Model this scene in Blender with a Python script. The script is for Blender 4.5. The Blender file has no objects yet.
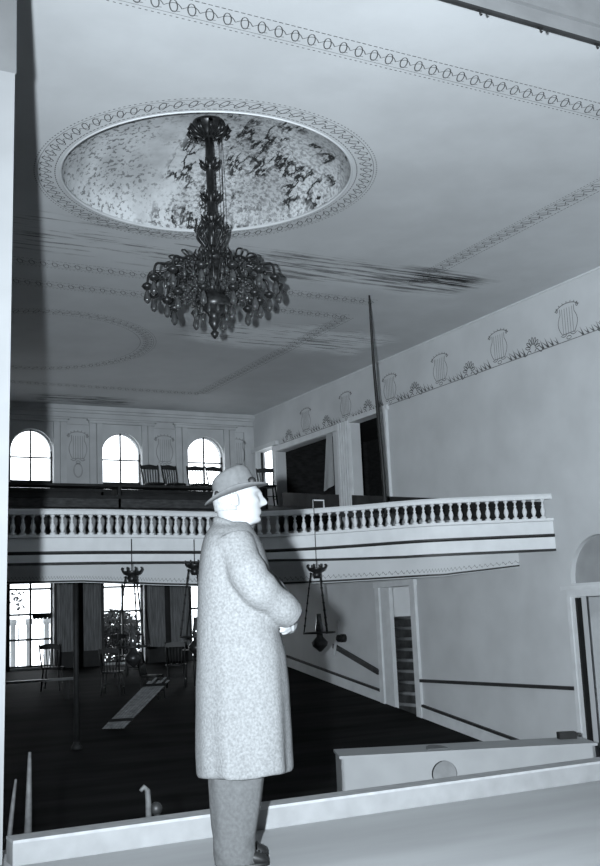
import bpy, math, random
from mathutils import Vector, Matrix, noise
random.seed(7)
PI = math.pi
SC = bpy.context.scene
COL = SC.collection

# ------------------------------------------------------------------ helpers
class MB:
    """collects faces, becomes ONE mesh object"""
    def __init__(s):
        s.v = []; s.f = []; s.m = []; s.s = []
    def add(s, vs, fs, mi=0, smooth=False):
        o = len(s.v); s.v += [tuple(p) for p in vs]
        for f in fs:
            s.f.append([i + o for i in f]); s.m.append(mi); s.s.append(smooth)
        return s
    def quad(s, a, b, c, d, mi=0):
        return s.add([a, b, c, d], [(0, 1, 2, 3)], mi)
    def box(s, x0, y0, z0, x1, y1, z1, mi=0):
        v = [(x0,y0,z0),(x1,y0,z0),(x1,y1,z0),(x0,y1,z0),(x0,y0,z1),(x1,y0,z1),(x1,y1,z1),(x0,y1,z1)]
        return s.add(v, [(0,3,2,1),(4,5,6,7),(0,1,5,4),(1,2,6,5),(2,3,7,6),(3,0,4,7)], mi)
    def obox(s, o, ex, ey, ez, mi=0):
        o, ex, ey, ez = map(Vector, (o, ex, ey, ez))
        v = [o, o+ex, o+ex+ey, o+ey, o+ez, o+ex+ez, o+ex+ey+ez, o+ey+ez]
        return s.add(v, [(0,3,2,1),(4,5,6,7),(0,1,5,4),(1,2,6,5),(2,3,7,6),(3,0,4,7)], mi)
    def bar(s, a, b, w, h=None, mi=0):
        a, b = Vector(a), Vector(b); h = h or w; d = (b-a)
        up = Vector((0,0,1)) if abs(d.normalized().z) < .95 else Vector((1,0,0))
        r = d.cross(up).normalized(); u = r.cross(d).normalized()
        return s.obox(a - r*w/2 - u*h/2, d, r*w, u*h, mi)
    def tube(s, pts, rad, n=8, mi=0, cap=True, flat=1.0, ref=None):
        pts = [Vector(p) for p in pts]; N = len(pts)
        if not hasattr(rad, '__len__'): rad = [rad]*N
        vs = []; fs = []; prev = None
        for i, p in enumerate(pts):
            t = (pts[min(i+1,N-1)] - pts[max(i-1,0)])
            t = t.normalized() if t.length > 1e-9 else Vector((0,0,1))
            if prev is None:
                q = Vector(ref) if ref else (Vector((0,0,1)) if abs(t.z) < .9 else Vector((1,0,0)))
                r = (q - t*q.dot(t)).normalized()
            else:
                r = (prev - t*prev.dot(t)).normalized()
            prev = r; u = t.cross(r)
            for k in range(n):
                a = 2*PI*k/n
                vs.append(p + r*math.cos(a)*rad[i]*flat + u*math.sin(a)*rad[i])
        for i in range(N-1):
            for k in range(n):
                a = i*n+k; b = i*n+(k+1)%n
                fs.append((a, b, b+n, a+n))
        if cap:
            fs.append(tuple(range(n-1, -1, -1))); fs.append(tuple((N-1)*n+k for k in range(n)))
        return s.add(vs, fs, mi, True)
    def lathe(s, prof, n=16, c=(0,0,0), mi=0, cap=True):
        vs = []; fs = []; N = len(prof)
        for r, z in prof:
            for k in range(n):
                a = 2*PI*k/n
                vs.append((c[0]+r*math.cos(a), c[1]+r*math.sin(a), c[2]+z))
        for i in range(N-1):
            for k in range(n):
                a = i*n+k; b = i*n+(k+1)%n
                fs.append((a, b, b+n, a+n))
        if cap and prof[0][0] > 1e-4: fs.append(tuple(range(n-1,-1,-1)))
        if cap and prof[-1][0] > 1e-4: fs.append(tuple((N-1)*n+k for k in range(n)))
        return s.add(vs, fs, mi, True)
    def loft(s, rings, mi=0, cap=True):
        n = len(rings[0]); vs = [p for r in rings for p in r]; fs = []
        for i in range(len(rings)-1):
            for k in range(n):
                a = i*n+k; b = i*n+(k+1)%n
                fs.append((a, b, b+n, a+n))
        if cap:
            fs.append(tuple(range(n-1,-1,-1))); fs.append(tuple((len(rings)-1)*n+k for k in range(n)))
        return s.add(vs, fs, mi, True)
    def ball(s, c, r, n=12, mi=0):
        rx, ry, rz = (r, r, r) if not hasattr(r, '__len__') else r
        rings = []
        m = max(6, n//2+2)
        for i in range(m+1):
            a = -PI/2 + PI*i/m
            ca = max(math.cos(a), .02)
            rings.append([(c[0]+rx*ca*math.cos(2*PI*k/n), c[1]+ry*ca*math.sin(2*PI*k/n), c[2]+rz*math.sin(a)) for k in range(n)])
        return s.loft(rings, mi)
    def line2(s, pts, w, P, closed=False, mi=0):
        """flat painted line of width w through 2D pts, P maps (u,v) to 3D"""
        n = len(pts); L = []
        for i in range(n):
            if closed: a, b = pts[(i-1)%n], pts[(i+1)%n]
            else: a, b = pts[max(i-1,0)], pts[min(i+1,n-1)]
            dx, dy = b[0]-a[0], b[1]-a[1]; l = math.hypot(dx,dy) or 1
            nx, ny = -dy/l*w/2, dx/l*w/2
            L.append((P(pts[i][0]+nx, pts[i][1]+ny), P(pts[i][0]-nx, pts[i][1]-ny)))
        for i in range(n if closed else n-1):
            a, b = L[i], L[(i+1)%n]
            s.quad(a[0], a[1], b[1], b[0], mi)
        return s
    def build(s, name, mats, parent=None, loc=None, rotz=0, kind=None):
        me = bpy.data.meshes.new(name); me.from_pydata(s.v, [], s.f)
        if not isinstance(mats, (list, tuple)): mats = [mats]
        for m in mats: me.materials.append(m)
        me.polygons.foreach_set('material_index', s.m)
        me.polygons.foreach_set('use_smooth', s.s)
        me.update()
        o = bpy.data.objects.new(name, me); COL.objects.link(o)
        if parent: o.parent = parent
        if loc: o.location = loc
        if rotz: o.rotation_euler.z = rotz
        if kind: o['kind'] = kind
        return o

def tag(o, label, cat, group=None):
    o['label'] = label; o['category'] = cat
    if group: o['group'] = group
    return o
def thing(name, label, cat, loc=(0,0,0), rotz=0, group=None):
    o = bpy.data.objects.new(name, None); COL.objects.link(o)
    o.location = loc; o.rotation_euler.z = rotz; o.empty_display_size = .1
    return tag(o, label, cat, group)
def struct_root(name, loc=(0,0,0)):
    o = bpy.data.objects.new(name, None); COL.objects.link(o); o.location = loc
    o['kind'] = 'structure'; return o
def kids(o):
    return [c for c in COL.objects if c.parent == o]
def copy_tree(o, parent=None):
    c = o.copy(); COL.objects.link(c)
    if parent: c.parent = parent
    for ch in kids(o): copy_tree(ch, c)
    return c
def remesh(o, v, smooth=0):
    m = o.modifiers.new('unite', 'REMESH'); m.mode = 'VOXEL'; m.voxel_size = v; m.use_smooth_shade = True
    if smooth:
        m = o.modifiers.new('soften', 'SMOOTH'); m.iterations = smooth; m.factor = .5
def interp(T, z):
    if z <= T[0][0]: return T[0][1:]
    for a, b in zip(T, T[1:]):
        if z <= b[0]:
            t = (z-a[0])/(b[0]-a[0]); t = t*t*(3-2*t)*.5 + t*.5
            return [p+(q-p)*t for p, q in zip(a[1:], b[1:])]
    return T[-1][1:]
def spline(P, per=10):
    P = [Vector(p) for p in P]; out = []
    for i in range(len(P)-1):
        p0, p1, p2, p3 = P[max(i-1,0)], P[i], P[i+1], P[min(i+2,len(P)-1)]
        for k in range(per):
            t = k/per
            out.append(.5*((2*p1)+(p2-p0)*t+(2*p0-5*p1+4*p2-p3)*t*t+(3*p1-p0-3*p2+p3)*t**3))
    out.append(P[-1]); return out

# ------------------------------------------------------------------ materials (near-grey, monochrome print with a faint cold tone)
def grey(v): return (v*.98, v*1.0, v*1.012, 1)
def mat(name, v, rough=.7, var=.12, scale=3.0, bump=0.0, spec=.3, metal=0.0, stretch=(1,1,1), detail=5):
    m = bpy.data.materials.new(name); m.use_nodes = True
    nt = m.node_tree; N = nt.nodes; L = nt.links; b = N['Principled BSDF']
    b.inputs['Roughness'].default_value = rough; b.inputs['Metallic'].default_value = metal
    b.inputs['Specular IOR Level'].default_value = spec
    tc = N.new('ShaderNodeTexCoord'); mp = N.new('ShaderNodeMapping'); mp.inputs['Scale'].default_value = stretch
    no = N.new('ShaderNodeTexNoise'); no.inputs['Scale'].default_value = scale; no.inputs['Detail'].default_value = detail
    cr = N.new('ShaderNodeValToRGB')
    cr.color_ramp.elements[0].position = .3; cr.color_ramp.elements[1].position = .7
    cr.color_ramp.elements[0].color = grey(max(v*(1-var),0)); cr.color_ramp.elements[1].color = grey(min(v*(1+var),.95))
    L.new(tc.outputs['Object'], mp.inputs['Vector']); L.new(mp.outputs['Vector'], no.inputs['Vector'])
    L.new(no.outputs['Fac'], cr.inputs['Fac']); L.new(cr.outputs['Color'], b.inputs['Base Color'])
    if bump:
        bm = N.new('ShaderNodeBump'); bm.inputs['Strength'].default_value = bump; bm.inputs['Distance'].default_value = .01
        L.new(no.outputs['Fac'], bm.inputs['Height']); L.new(bm.outputs['Normal'], b.inputs['Normal'])
    return m
M = {}
M['wall'] = mat('wall_plaster', .62, .85, .07, 1.3)
M['far_wall'] = mat('rear_wall_plaster', .55, .85, .12, 1.6)
M['dado'] = mat('lower_wall_plaster', .60, .85, .10, 1.1)
M['ornament'] = mat('stencil_paint', .10, .9, .25, 9)
M['ornament_faint'] = mat('very_faded_stencil', .36, .9, .2, 6)
M['ornament_soft'] = mat('faded_stencil_paint', .17, .9, .3, 6)
M['white'] = mat('white_woodwork', .74, .5, .05, 5)
M['trim'] = mat('grey_white_trim', .70, .6, .07, 5)
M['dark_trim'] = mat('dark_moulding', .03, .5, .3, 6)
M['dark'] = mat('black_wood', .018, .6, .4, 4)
M['darkwood'] = mat('dark_furniture_wood', .018, .45, .4, 6)
M['greenish'] = mat('dark_painted_bench', .055, .6, .5, 7, stretch=(1,1,4))
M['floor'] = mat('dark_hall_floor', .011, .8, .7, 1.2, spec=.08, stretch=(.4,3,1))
M['stage'] = mat('stage_boards', .30, .6, .12, 1.0, stretch=(.6,3,1), bump=.1)
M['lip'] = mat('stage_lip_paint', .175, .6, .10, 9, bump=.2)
M['lip_top'] = mat('lip_top_lightened', .24, .6, .15, 12)  # lighter than the face to make up for grazing light on top
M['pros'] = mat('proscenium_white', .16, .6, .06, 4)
M['beam'] = mat('beam_paint', .20, .7, .10, 4)
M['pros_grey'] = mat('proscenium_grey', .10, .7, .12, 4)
M['bronze'] = mat('tarnished_bronze', .022, .35, .5, 30, metal=.3, spec=.5)
M['crystal'] = mat('smoky_glass_drop', .045, .12, .4, 30, spec=.8)
M['candle'] = mat('candle_sleeve', .25, .5, .2, 20)
M['iron'] = mat('grey_iron', .11, .5, .3, 8)
M['colpaint'] = mat('column_paint', .02, .6, .3, 8)
M['black_iron'] = mat('black_iron', .012, .5, .3, 8)
M['curtain'] = mat('old_curtain', .2, .9, .35, 5, stretch=(6,6,.6))
M['drape'] = mat('pale_drape', .42, .9, .1, 3)
M['coat'] = mat('tweed_coat', .108, .95, .22, 85, bump=.25, spec=.1, detail=3)
M['trouser'] = mat('wool_trousers', .055, .9, .15, 60, spec=.1)
M['hat'] = mat('felt_hat', .065, .9, .12, 40, spec=.1)
M['hatband'] = mat('hat_ribbon', .004, .6, .2, 20)
M['skin'] = mat('skin', .165, .55, .05, 20)
M['hair'] = mat('white_hair', .16, .7, .2, 80)
M['shoe'] = mat('shoe_leather', .008, .5, .3, 12, spec=.2)
M['sock'] = mat('shoe_lace', .06, .8, .2, 60)
M['foliage'] = mat('foliage', .02, .8, .5, 6)
M['paleplank'] = mat('pale_worn_wood', .20, .7, .35, 9, stretch=(1,1,4))
M['greywood'] = mat('grey_worn_wood', .05, .7, .35, 30)
M['panel'] = mat('painted_panel', .36, .6, .06, 3)
M['panel_dark'] = mat('panel_recess', .28, .7, .15, 6)
M['paint_old'] = mat('old_grey_paint', .40, .8, .12, 4)
M['step'] = mat('stair_riser', .055, .7, .5, 5)
M['tread'] = mat('stair_tread', .25, .7, .2, 5)
M['niche_shade'] = mat('shaded_niche_plaster', .33, .9, .1, 3)  # colour darkened so the recess reads as shaded
M['backroom'] = mat('backroom_plaster', .8, .85, .15, 1.5)
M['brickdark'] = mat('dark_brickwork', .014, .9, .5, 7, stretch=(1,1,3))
M['oldwhite'] = mat('lamp_enamel', .30, .4, .2, 9)

def node_mix(nt, fac, a, b):
    x = nt.nodes.new('ShaderNodeMixRGB'); L = nt.links
    for s, i in ((fac, 0), (a, 1), (b, 2)):
        if hasattr(s, 'is_output'): L.new(s, x.inputs[i])
        else: x.inputs[i].default_value = s
    return x.outputs[0]
def node_math(nt, op, a, b=0.0, clamp=False):
    x = nt.nodes.new('ShaderNodeMath'); x.operation = op; x.use_clamp = clamp
    for s, i in ((a, 0), (b, 1)):
        if hasattr(s, 'is_output'): nt.links.new(s, x.inputs[i])
        else: x.inputs[i].default_value = s
    return x.outputs[0]
def smooth(nt, v, a, b):
    x = nt.nodes.new('ShaderNodeMapRange'); x.interpolation_type = 'SMOOTHSTEP'
    nt.links.new(v, x.inputs[0]); x.inputs[1].default_value = a; x.inputs[2].default_value = b
    return x.outputs[0]
def noise_node(nt, vec, scale, stretch=(1,1,1), rot=0, detail=6, rough=.6, off=(0,0,0)):
    mp = nt.nodes.new('ShaderNodeMapping'); mp.inputs['Scale'].default_value = stretch
    mp.inputs['Rotation'].default_value = (0,0,rot); mp.inputs['Location'].default_value = off
    nt.links.new(vec, mp.inputs['Vector'])
    n = nt.nodes.new('ShaderNodeTexNoise'); n.inputs['Scale'].default_value = scale
    n.inputs['Detail'].default_value = detail; n.inputs['Roughness'].default_value = rough
    nt.links.new(mp.outputs[0], n.inputs['Vector']); return n.outputs['Fac']

def ceiling_mat():
    m = bpy.data.materials.new('ceiling_plaster'); m.use_nodes = True
    nt = m.node_tree; b = nt.nodes['Principled BSDF']; b.inputs['Roughness'].default_value = .9
    b.inputs['Specular IOR Level'].default_value = .1
    tc = nt.nodes.new('ShaderNodeTexCoord'); P = tc.outputs['Object']
    sp = nt.nodes.new('ShaderNodeSeparateXYZ'); nt.links.new(P, sp.inputs[0])
    X, Y = sp.outputs[0], sp.outputs[1]
    warp = node_math(nt, 'MULTIPLY', node_math(nt, 'SUBTRACT', noise_node(nt, P, .9), .5), 1.5)
    base = node_mix(nt, smooth(nt, noise_node(nt, P, .7), .3, .7), grey(.58), grey(.66))
    def patch(x0, x1, yc, hw, tilt=0.0, soft=.5):
        yy = node_math(nt, 'ADD', node_math(nt, 'SUBTRACT', Y, yc), node_math(nt, 'MULTIPLY', node_math(nt, 'SUBTRACT', X, (x0+x1)/2), -tilt))
        yy = node_math(nt, 'ABSOLUTE', node_math(nt, 'ADD', yy, node_math(nt, 'MULTIPLY', warp, hw)))
        xm = node_math(nt, 'MULTIPLY', smooth(nt, node_math(nt,'ADD',X,warp), x0, x0+soft), smooth(nt, node_math(nt,'ADD',X,warp), x1, x1-soft))
        return node_math(nt, 'MULTIPLY', xm, smooth(nt, yy, hw, hw*.45))
    streak = noise_node(nt, P, 2.2, (.35, 5, 1), -.04, 8, .7)
    streak2 = noise_node(nt, P, 3.0, (.3, 6, 1), .05, 8, .7, (3,5,0))
    # pale bare plaster where the paint came off
    c = node_mix(nt, node_math(nt, 'MULTIPLY', patch(6.9, 11.0, 16.7, .95, .03), 1.0), base, grey(.88))
    c = node_mix(nt, node_math(nt, 'MULTIPLY', patch(7.2, 10.6, 13.2, .55, -.03), .45), c, grey(.78))
    # water marks: brown-black streaks along the laths
    f = node_math(nt, 'MULTIPLY', patch(6.0, 10.5, 13.0, .62, -.05), smooth(nt, streak, .45, .58))
    c = node_mix(nt, node_math(nt,'MULTIPLY',f,.85), c, grey(.12))
    f = node_math(nt, 'MULTIPLY', patch(8.6, 10.4, 12.80, .28, -.05), smooth(nt, streak2, .46, .54))
    c = node_mix(nt, f, c, grey(.035))
    f = node_math(nt, 'MULTIPLY', patch(6.6, 11.0, 16.6, 1.0, .03), smooth(nt, streak2, .53, .62))
    c = node_mix(nt, f, c, grey(.16))
    f = node_math(nt, 'MULTIPLY', patch(2.6, 8.2, 13.1, .8), smooth(nt, streak, .52, .62))
    c = node_mix(nt, f, c, grey(.22))
    f = node_math(nt, 'MULTIPLY', patch(5.6, 8.2, 22.9, .5), smooth(nt, streak2, .46, .55))
    c = node_mix(nt, f, c, grey(.08))
    nt.links.new(c, b.inputs['Base Color']); return m
def dome_mat():
    m = bpy.data.materials.new('dome_peeling_paint'); m.use_nodes = True
    nt = m.node_tree; b = nt.nodes['Principled BSDF']; b.inputs['Roughness'].default_value = .9
    b.inputs['Specular IOR Level'].default_value = .1
    tc = nt.nodes.new('ShaderNodeTexCoord'); P = tc.outputs['Object']
    sp = nt.nodes.new('ShaderNodeSeparateXYZ'); nt.links.new(P, sp.inputs[0])
    base = node_mix(nt, smooth(nt, noise_node(nt, P, 1.2), .35, .65), grey(.42), grey(.66))
    # speckle of flaked spots
    reg = smooth(nt, noise_node(nt, P, 1.0, off=(7,1,2)), .36, .52)
    f = node_math(nt, 'MULTIPLY', reg, smooth(nt, noise_node(nt, P, 19.0, detail=6), .52, .60))
    c = node_mix(nt, node_math(nt,'MULTIPLY',f,.8), base, grey(.13))
    right = smooth(nt, sp.outputs[0], 4.7, 5.3)
    f = node_math(nt, 'MULTIPLY', right, smooth(nt, noise_node(nt, P, 24.0, (1,1,1), detail=3), .46, .60))
    c = node_mix(nt, node_math(nt,'MULTIPLY',f,.65), c, grey(.22))
    # long ragged cracks running across
    w = noise_node(nt, P, 2.6, (1.6,.5,1), .35, 7, .65, (2,9,4))
    d = node_math(nt, 'ABSOLUTE', node_math(nt, 'SUBTRACT', w, .5))
    f = node_math(nt, 'MULTIPLY', smooth(nt, d, .045, .016), smooth(nt, sp.outputs[0], 4.55, 4.75))
    f = node_math(nt, 'MULTIPLY', f, smooth(nt, noise_node(nt, P, 1.9, off=(4,4,4)), .46, .58))
    c = node_mix(nt, f, c, grey(.03))
    nt.links.new(c, b.inputs['Base Color']); return m
M['ceiling'] = ceiling_mat(); M['dome'] = dome_mat()
def glass_mat():
    m = bpy.data.materials.new('window_glass'); m.use_nodes = True
    nt = m.node_tree; N = nt.nodes; out = N['Material Output']; N.remove(N['Principled BSDF'])
    t = N.new('ShaderNodeBsdfTransparent'); g = N.new('ShaderNodeBsdfGlossy'); g.inputs['Roughness'].default_value = .05
    mx = N.new('ShaderNodeMixShader'); mx.inputs[0].default_value = .04
    nt.links.new(t.outputs[0], mx.inputs[1]); nt.links.new(g.outputs[0], mx.inputs[2]); nt.links.new(mx.outputs[0], out.inputs[0])
    return m
M['glass'] = glass_mat()

# ------------------------------------------------------------------ dimensions (camera lens is the origin, stage floor 1.12 below it)
ZS = -1.12; ZC = 5.06; XR = 11.5; XL = -2.1; YF = 23.65; YP = 5.5; CX, CY = 4.72, 10.68
def fl(Y): return max(-2.45, -2.17 + .156*(Y-15.3))          # raked hall floor
def gal(Y): return 1.30 + .14*(Y-12.8)                        # raked gallery floor

# wall with holes: (u, v) grid, each hole (u0, v0, u1, v1, arched)
def wall_holes(name, u0, v0, u1, v1, holes, P, th, mats, extra=None, vtop=None):
    mb = MB()
    us = sorted({u0, u1, *[h[0] for h in holes], *[h[2] for h in holes]})
    vs = sorted({v0, v1, *[h[1] for h in holes], *[h[3] for h in holes]})
    def hole(a, b):
        return any(h[0] < a < h[2] and h[1] < b < h[3] for h in holes)
    for i in range(len(us)-1):
        for j in range(len(vs)-1):
            a, b, c, d = us[i], us[i+1], vs[j], vs[j+1]
            if hole((a+b)/2, (c+d)/2): continue
            for w in (0, th): mb.quad(P(a,c,w), P(b,c,w), P(b,d,w), P(a,d,w))
    for h in holes:
        a, c, b, d, arch = h
        r = (b-a)/2
        top = d - r if arch else d
        mb.quad(P(a,c,0), P(a,c,th), P(a,top,th), P(a,top,0)); mb.quad(P(b,c,0), P(b,c,th), P(b,top,th), P(b,top,0))
        mb.quad(P(a,c,0), P(b,c,0), P(b,c,th), P(a,c,th))
        if not arch: mb.quad(P(a,d,0), P(b,d,0), P(b,d,th), P(a,d,th))
        else:
            K = 24; pts = [((a+b)/2 - r*math.cos(PI*k/K), top + r*math.sin(PI*k/K)) for k in range(K+1)]
            for k in range(K):
                p, q = pts[k], pts[k+1]
                mb.quad(P(*p,0), P(*q,0), P(*q,th), P(*p,th))
                cu = a if k < K/2 else b
                for w in (0, th): mb.add([P(*p,w), P(*q,w), P(cu,d,w)], [(0,1,2)])
            m = pts[K//2]
            for w in (0, th): pass
    for (p, q) in (((u0,v0),(u1,v0)),((u1,v0),(u1,v1)),((u1,v1),(u0,v1)),((u0,v1),(u0,v0))):
        mb.quad(P(*p,0), P(*q,0), P(*q,th), P(*p,th))
    if extra: extra(mb)
    return mb.build(name, mats, kind='structure')

# ------------------------------------------------------------------ stencil ornament
def ellipse(cx, cy, a, b, ang, n=14):
    return [(cx + a*math.cos(2*PI*k/n)*math.cos(ang) - b*math.sin(2*PI*k/n)*math.sin(ang),
             cy + a*math.cos(2*PI*k/n)*math.sin(ang) + b*math.sin(2*PI*k/n)*math.cos(ang)) for k in range(n)]
def guilloche(mb, curve, length, half, P, step=.165, mi=1, closed=False, rails=True, w=.0105):
    """curve(s, off) -> 2D; loops in a row between a dotted and a plain line"""
    n = max(3, round(length/step)); st = length/n
    for i in range(n):
        s0 = (i+.5)*st
        loop = [curve(s0 + .036*math.cos(a) + .034*math.sin(a), half*.56*math.sin(a)) for a in [2*PI*k/14 for k in range(14)]]
        mb.line2(loop, w, P, True, mi)
        arc = [curve(s0 + st*(-.5 + t/8.0), half*(.12 - .42*math.sin(PI*t/8.0))) for t in range(9)]
        mb.line2(arc, w*.8, P, False, mi)
        arc = [curve(s0 + st*(.05 + .45*t/4.0), half*(.50 - .10*t/4.0)) for t in range(5)]
        mb.line2(arc, w*.7, P, False, mi)
    if rails:
        k = max(8, int(length/.15))
        for j in range(int(length/.06)): mb.line2([curve(.06*j, -half*.9), curve(.06*j+.04, -half*.9)], w, P, False, mi)
        mb.line2([curve(length*j/k, half*.72) for j in range(k+1)], w*.5, P, False, mi)
        d = int(length/.055)
        for j in range(d):
            s0 = length*(j+.5)/d
            mb.line2([curve(s0-.012, half), curve(s0+.012, half)], w, P, False, mi)
def straight(x0, y0, x1, y1):
    L = math.hypot(x1-x0, y1-y0); ux, uy = (x1-x0)/L, (y1-y0)/L
    return (lambda s, o: (x0+ux*s-uy*o, y0+uy*s+ux*o)), L
def circle(cx, cy, r):
    return (lambda s, o: (cx+(r+o)*math.cos(s/r), cy+(r+o)*math.sin(s/r))), 2*PI*r
def lyre(mb, P, u, v, w, h, mi=1, lw=.016):
    """shield/lyre stencil centred at u, standing on v"""
    for sgn in (-1, 1):
        mb.line2([(u+sgn*w*(.30+.20*math.sin(PI*min(1,t/7)*.9)), v+h*(.08+.78*t/9)) for t in range(10)], lw, P, False, mi)
        mb.line2([(u+sgn*w*(.10+.30*t/4), v+h*(.08-.05*math.sin(PI*t/4))) for t in range(5)], lw, P, False, mi)
        sc = [(u+sgn*(w*.52+.05*w*math.cos(a)), v+h*(.84+.05*math.sin(a))) for a in [2*PI*k/8 for k in range(8)]]
        mb.line2(sc, lw, P, True, mi)
    mb.line2([(u+w*.56*math.cos(a), v+h*(.80+.17*math.sin(a))) for a in [PI*k/12 for k in range(13)]], lw, P, False, mi)
    for k in range(9):
        a = PI*(k+.5)/9
        mb.line2([(u+w*.56*math.cos(a), v+h*(.80+.17*math.sin(a))), (u+w*.64*math.cos(a), v+h*(.80+.23*math.sin(a)))], lw, P, False, mi)
    for k in range(5):
        x = u + w*(-.26+.13*k)
        mb.line2([(x, v+h*.10), (x, v+h*.84)], lw*.7, P, False, mi)
    mb.line2([(u-w*.3, v+h*.10), (u+w*.3, v+h*.10)], lw, P, False, mi)
    mb.line2([(u+w*.12*math.cos(a), v-h*.02+h*.05*math.sin(a)) for a in [2*PI*k/8 for k in range(8)]], lw, P, True, mi)
def tuft(mb, P, u, v, s, mi=1):
    """little leaf spray leaning to one side"""
    for du, dv, w in ((.95,.75,.15),(.45,1.0,.13)):
        mb.add([P(u-w*s, v), P(u+w*s, v), P(u+(du*.55+w*.4)*s, v+dv*s*.55), P(u+du*s, v+dv*s)], [(0,1,2,3)], mi)
def palmette(mb, P, u, v, s, mi=1):
    for k in range(7):
        a = PI*(k+.5)/7
        c = (u+s*.55*math.cos(a), v+s*(.25+.6*math.sin(a)))
        mb.line2(ellipse(c[0], c[1], s*.28, s*.10, a, 8), .014, P, True, mi)
    for sgn in (-1,1):
        mb.line2([(u+sgn*s*(.2+.9*t/5), v+s*.18*math.sin(PI*t/2.5)) for t in range(6)], .016, P, False, mi)

# ------------------------------------------------------------------ ceiling with dome
def make_ceiling():
    mb = MB(); z = ZC; R = 1.66; H = 2.3; K = 96
    x0, x1, y0, y1 = XL-.2, XR+.2, YP-.1, YF+.2
    for a, b, c, d in ((x0,y0,x1,CY-H),(x0,CY+H,x1,y1),(x0,CY-H,CX-H,CY+H),(CX+H,CY-H,x1,CY+H)):
        mb.quad((a,b,z),(c,b,z),(c,d,z),(a,d,z))
    def sq(a):
        c, s = math.cos(a), math.sin(a); k = H/max(abs(c),abs(s)); return (CX+c*k, CY+s*k, z)
    for k in range(K):
        a, b = 2*PI*k/K, 2*PI*(k+1)/K
        mb.quad((CX+R*math.cos(a),CY+R*math.sin(a),z),(CX+R*math.cos(b),CY+R*math.sin(b),z), sq(b), sq(a))
    # dome: short drum, small ledge, shallow cap
    prof = [(R,0),(R,.02),(R+.02,.025),(R+.02,.03)]
    prof2 = [(R+.02,.03)] + [((R+.02)*math.cos(PI/2*t/12), .03+.70*math.sin(PI/2*t/12)) for t in range(1,12)] + [(.05,.73)]
    mb.lathe(prof, K, (CX,CY,z), 0, False)
    mb.lathe(prof2, K, (CX,CY,z), 2, False)
    # plaster roll around the opening
    for r in (R+.015,):
        ring = [(CX+r*math.cos(2*PI*k/K), CY+r*math.sin(2*PI*k/K), z) for k in range(K+1)]
        mb.tube(ring, .012, 6, 0, False)
    P = lambda u, v: (u, v, z-.004)
    c, L = circle(CX, CY, 1.84); guilloche(mb, c, L, .12, P, .155, 1, True)
    c, L = circle(CX, 18.4, 1.95); guilloche(mb, c, L, .15, P, .16, 3, True)
    for (a, b, cc, d), mi in (((.2,7.53,9.2,7.53),1), ((9.2,7.6,9.2,13.1),1), ((9.2,7.6,9.2,7.53),1), ((.2,14.2,9.2,14.2),3),
                        ((.2,7.53,.2,14.2),3), ((.2,15.1,9.2,15.1),3), ((9.2,15.1,9.2,21.6),1), ((.2,15.1,.2,21.6),3), ((9.2,21.6,.2,21.6),3)):
        c, L = straight(a, b, cc, d)
        if L > .5: guilloche(mb, c, L, .15, P, .165, mi)
    o = mb.build('ceiling', [M['ceiling'], M['ornament'], M['dome'], M['ornament_soft']], kind='structure')
    return o
make_ceiling()

# ------------------------------------------------------------------ hall floor, stage
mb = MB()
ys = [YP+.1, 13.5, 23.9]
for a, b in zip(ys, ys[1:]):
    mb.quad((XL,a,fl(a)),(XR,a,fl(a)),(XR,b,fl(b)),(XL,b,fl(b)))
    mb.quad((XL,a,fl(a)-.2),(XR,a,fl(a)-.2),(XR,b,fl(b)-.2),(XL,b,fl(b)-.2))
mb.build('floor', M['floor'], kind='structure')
mb = MB(); mb.box(-6,-4,ZS-.15,13,5.43,ZS); mb.box(1.27,5.43,ZS-.15,8.13,5.86,ZS)
mb.box(-2.2,5.6,-2.6,11.7,5.7,ZS-.15)
mb.build('stage_floor', M['stage'], kind='structure')
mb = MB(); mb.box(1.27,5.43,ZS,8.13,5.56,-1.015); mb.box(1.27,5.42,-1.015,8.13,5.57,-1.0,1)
mb.build('stage_lip', [M['lip'], M['lip_top']], kind='structure')
# proscenium wall: jamb, right jamb, header
mb = MB()
mb.add([(-6,5.5,ZS),(1.236,5.5,ZS),(1.236,5.62,ZS),(-6,5.62,ZS),(-6,5.5,3.04),(1.284,5.5,3.04),(1.284,5.62,3.04),(-6,5.62,3.04)], [(0,3,2,1),(4,5,6,7),(0,1,5,4),(1,2,6,5),(2,3,7,6),(3,0,4,7)])
mb.build('wall_proscenium_left', M['pros'], kind='structure')
mb = MB(); mb.box(-6,5.5,3.04,1.292,5.62,4.27)
mb.build('trim_1', M['pros_grey'], kind='structure')
mb = MB(); mb.box(8.13,5.5,-2.6,13,5.7,4.27)
mb.build('wall_proscenium_right', M['pros'], kind='structure')
hd = MB(); hd.box(-6,5.5,4.27,13,5.53,4.75); hd.box(-6,5.46,4.40,13,5.5,4.46); hd.box(-6,5.5,4.75,13,5.7,5.9)
hd.build('wall_proscenium_header', M['beam'], kind='structure')
# stage house behind the camera side
mb = MB(); mb.box(-6.2,-4,ZS-.15,-6,5.5,5.9); mb.build('wall_stage_left', M['paint_old'], kind='structure')
mb = MB(); mb.box(13,-4,ZS-.15,13.2,5.5,5.9); mb.build('wall_stage_right', M['paint_old'], kind='structure')
mb = MB(); mb.box(-6.2,-4,5.9,13.2,5.7,6.1); mb.build('ceiling_stage', M['paint_old'], kind='structure')

mb = MB(); mb.box(-6,5.475,4.25,13,5.51,4.27); mb.build('trim_header_shade', M['dark_trim'], kind='structure')  # dark strip stands in for the shadowed underside of the header
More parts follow.
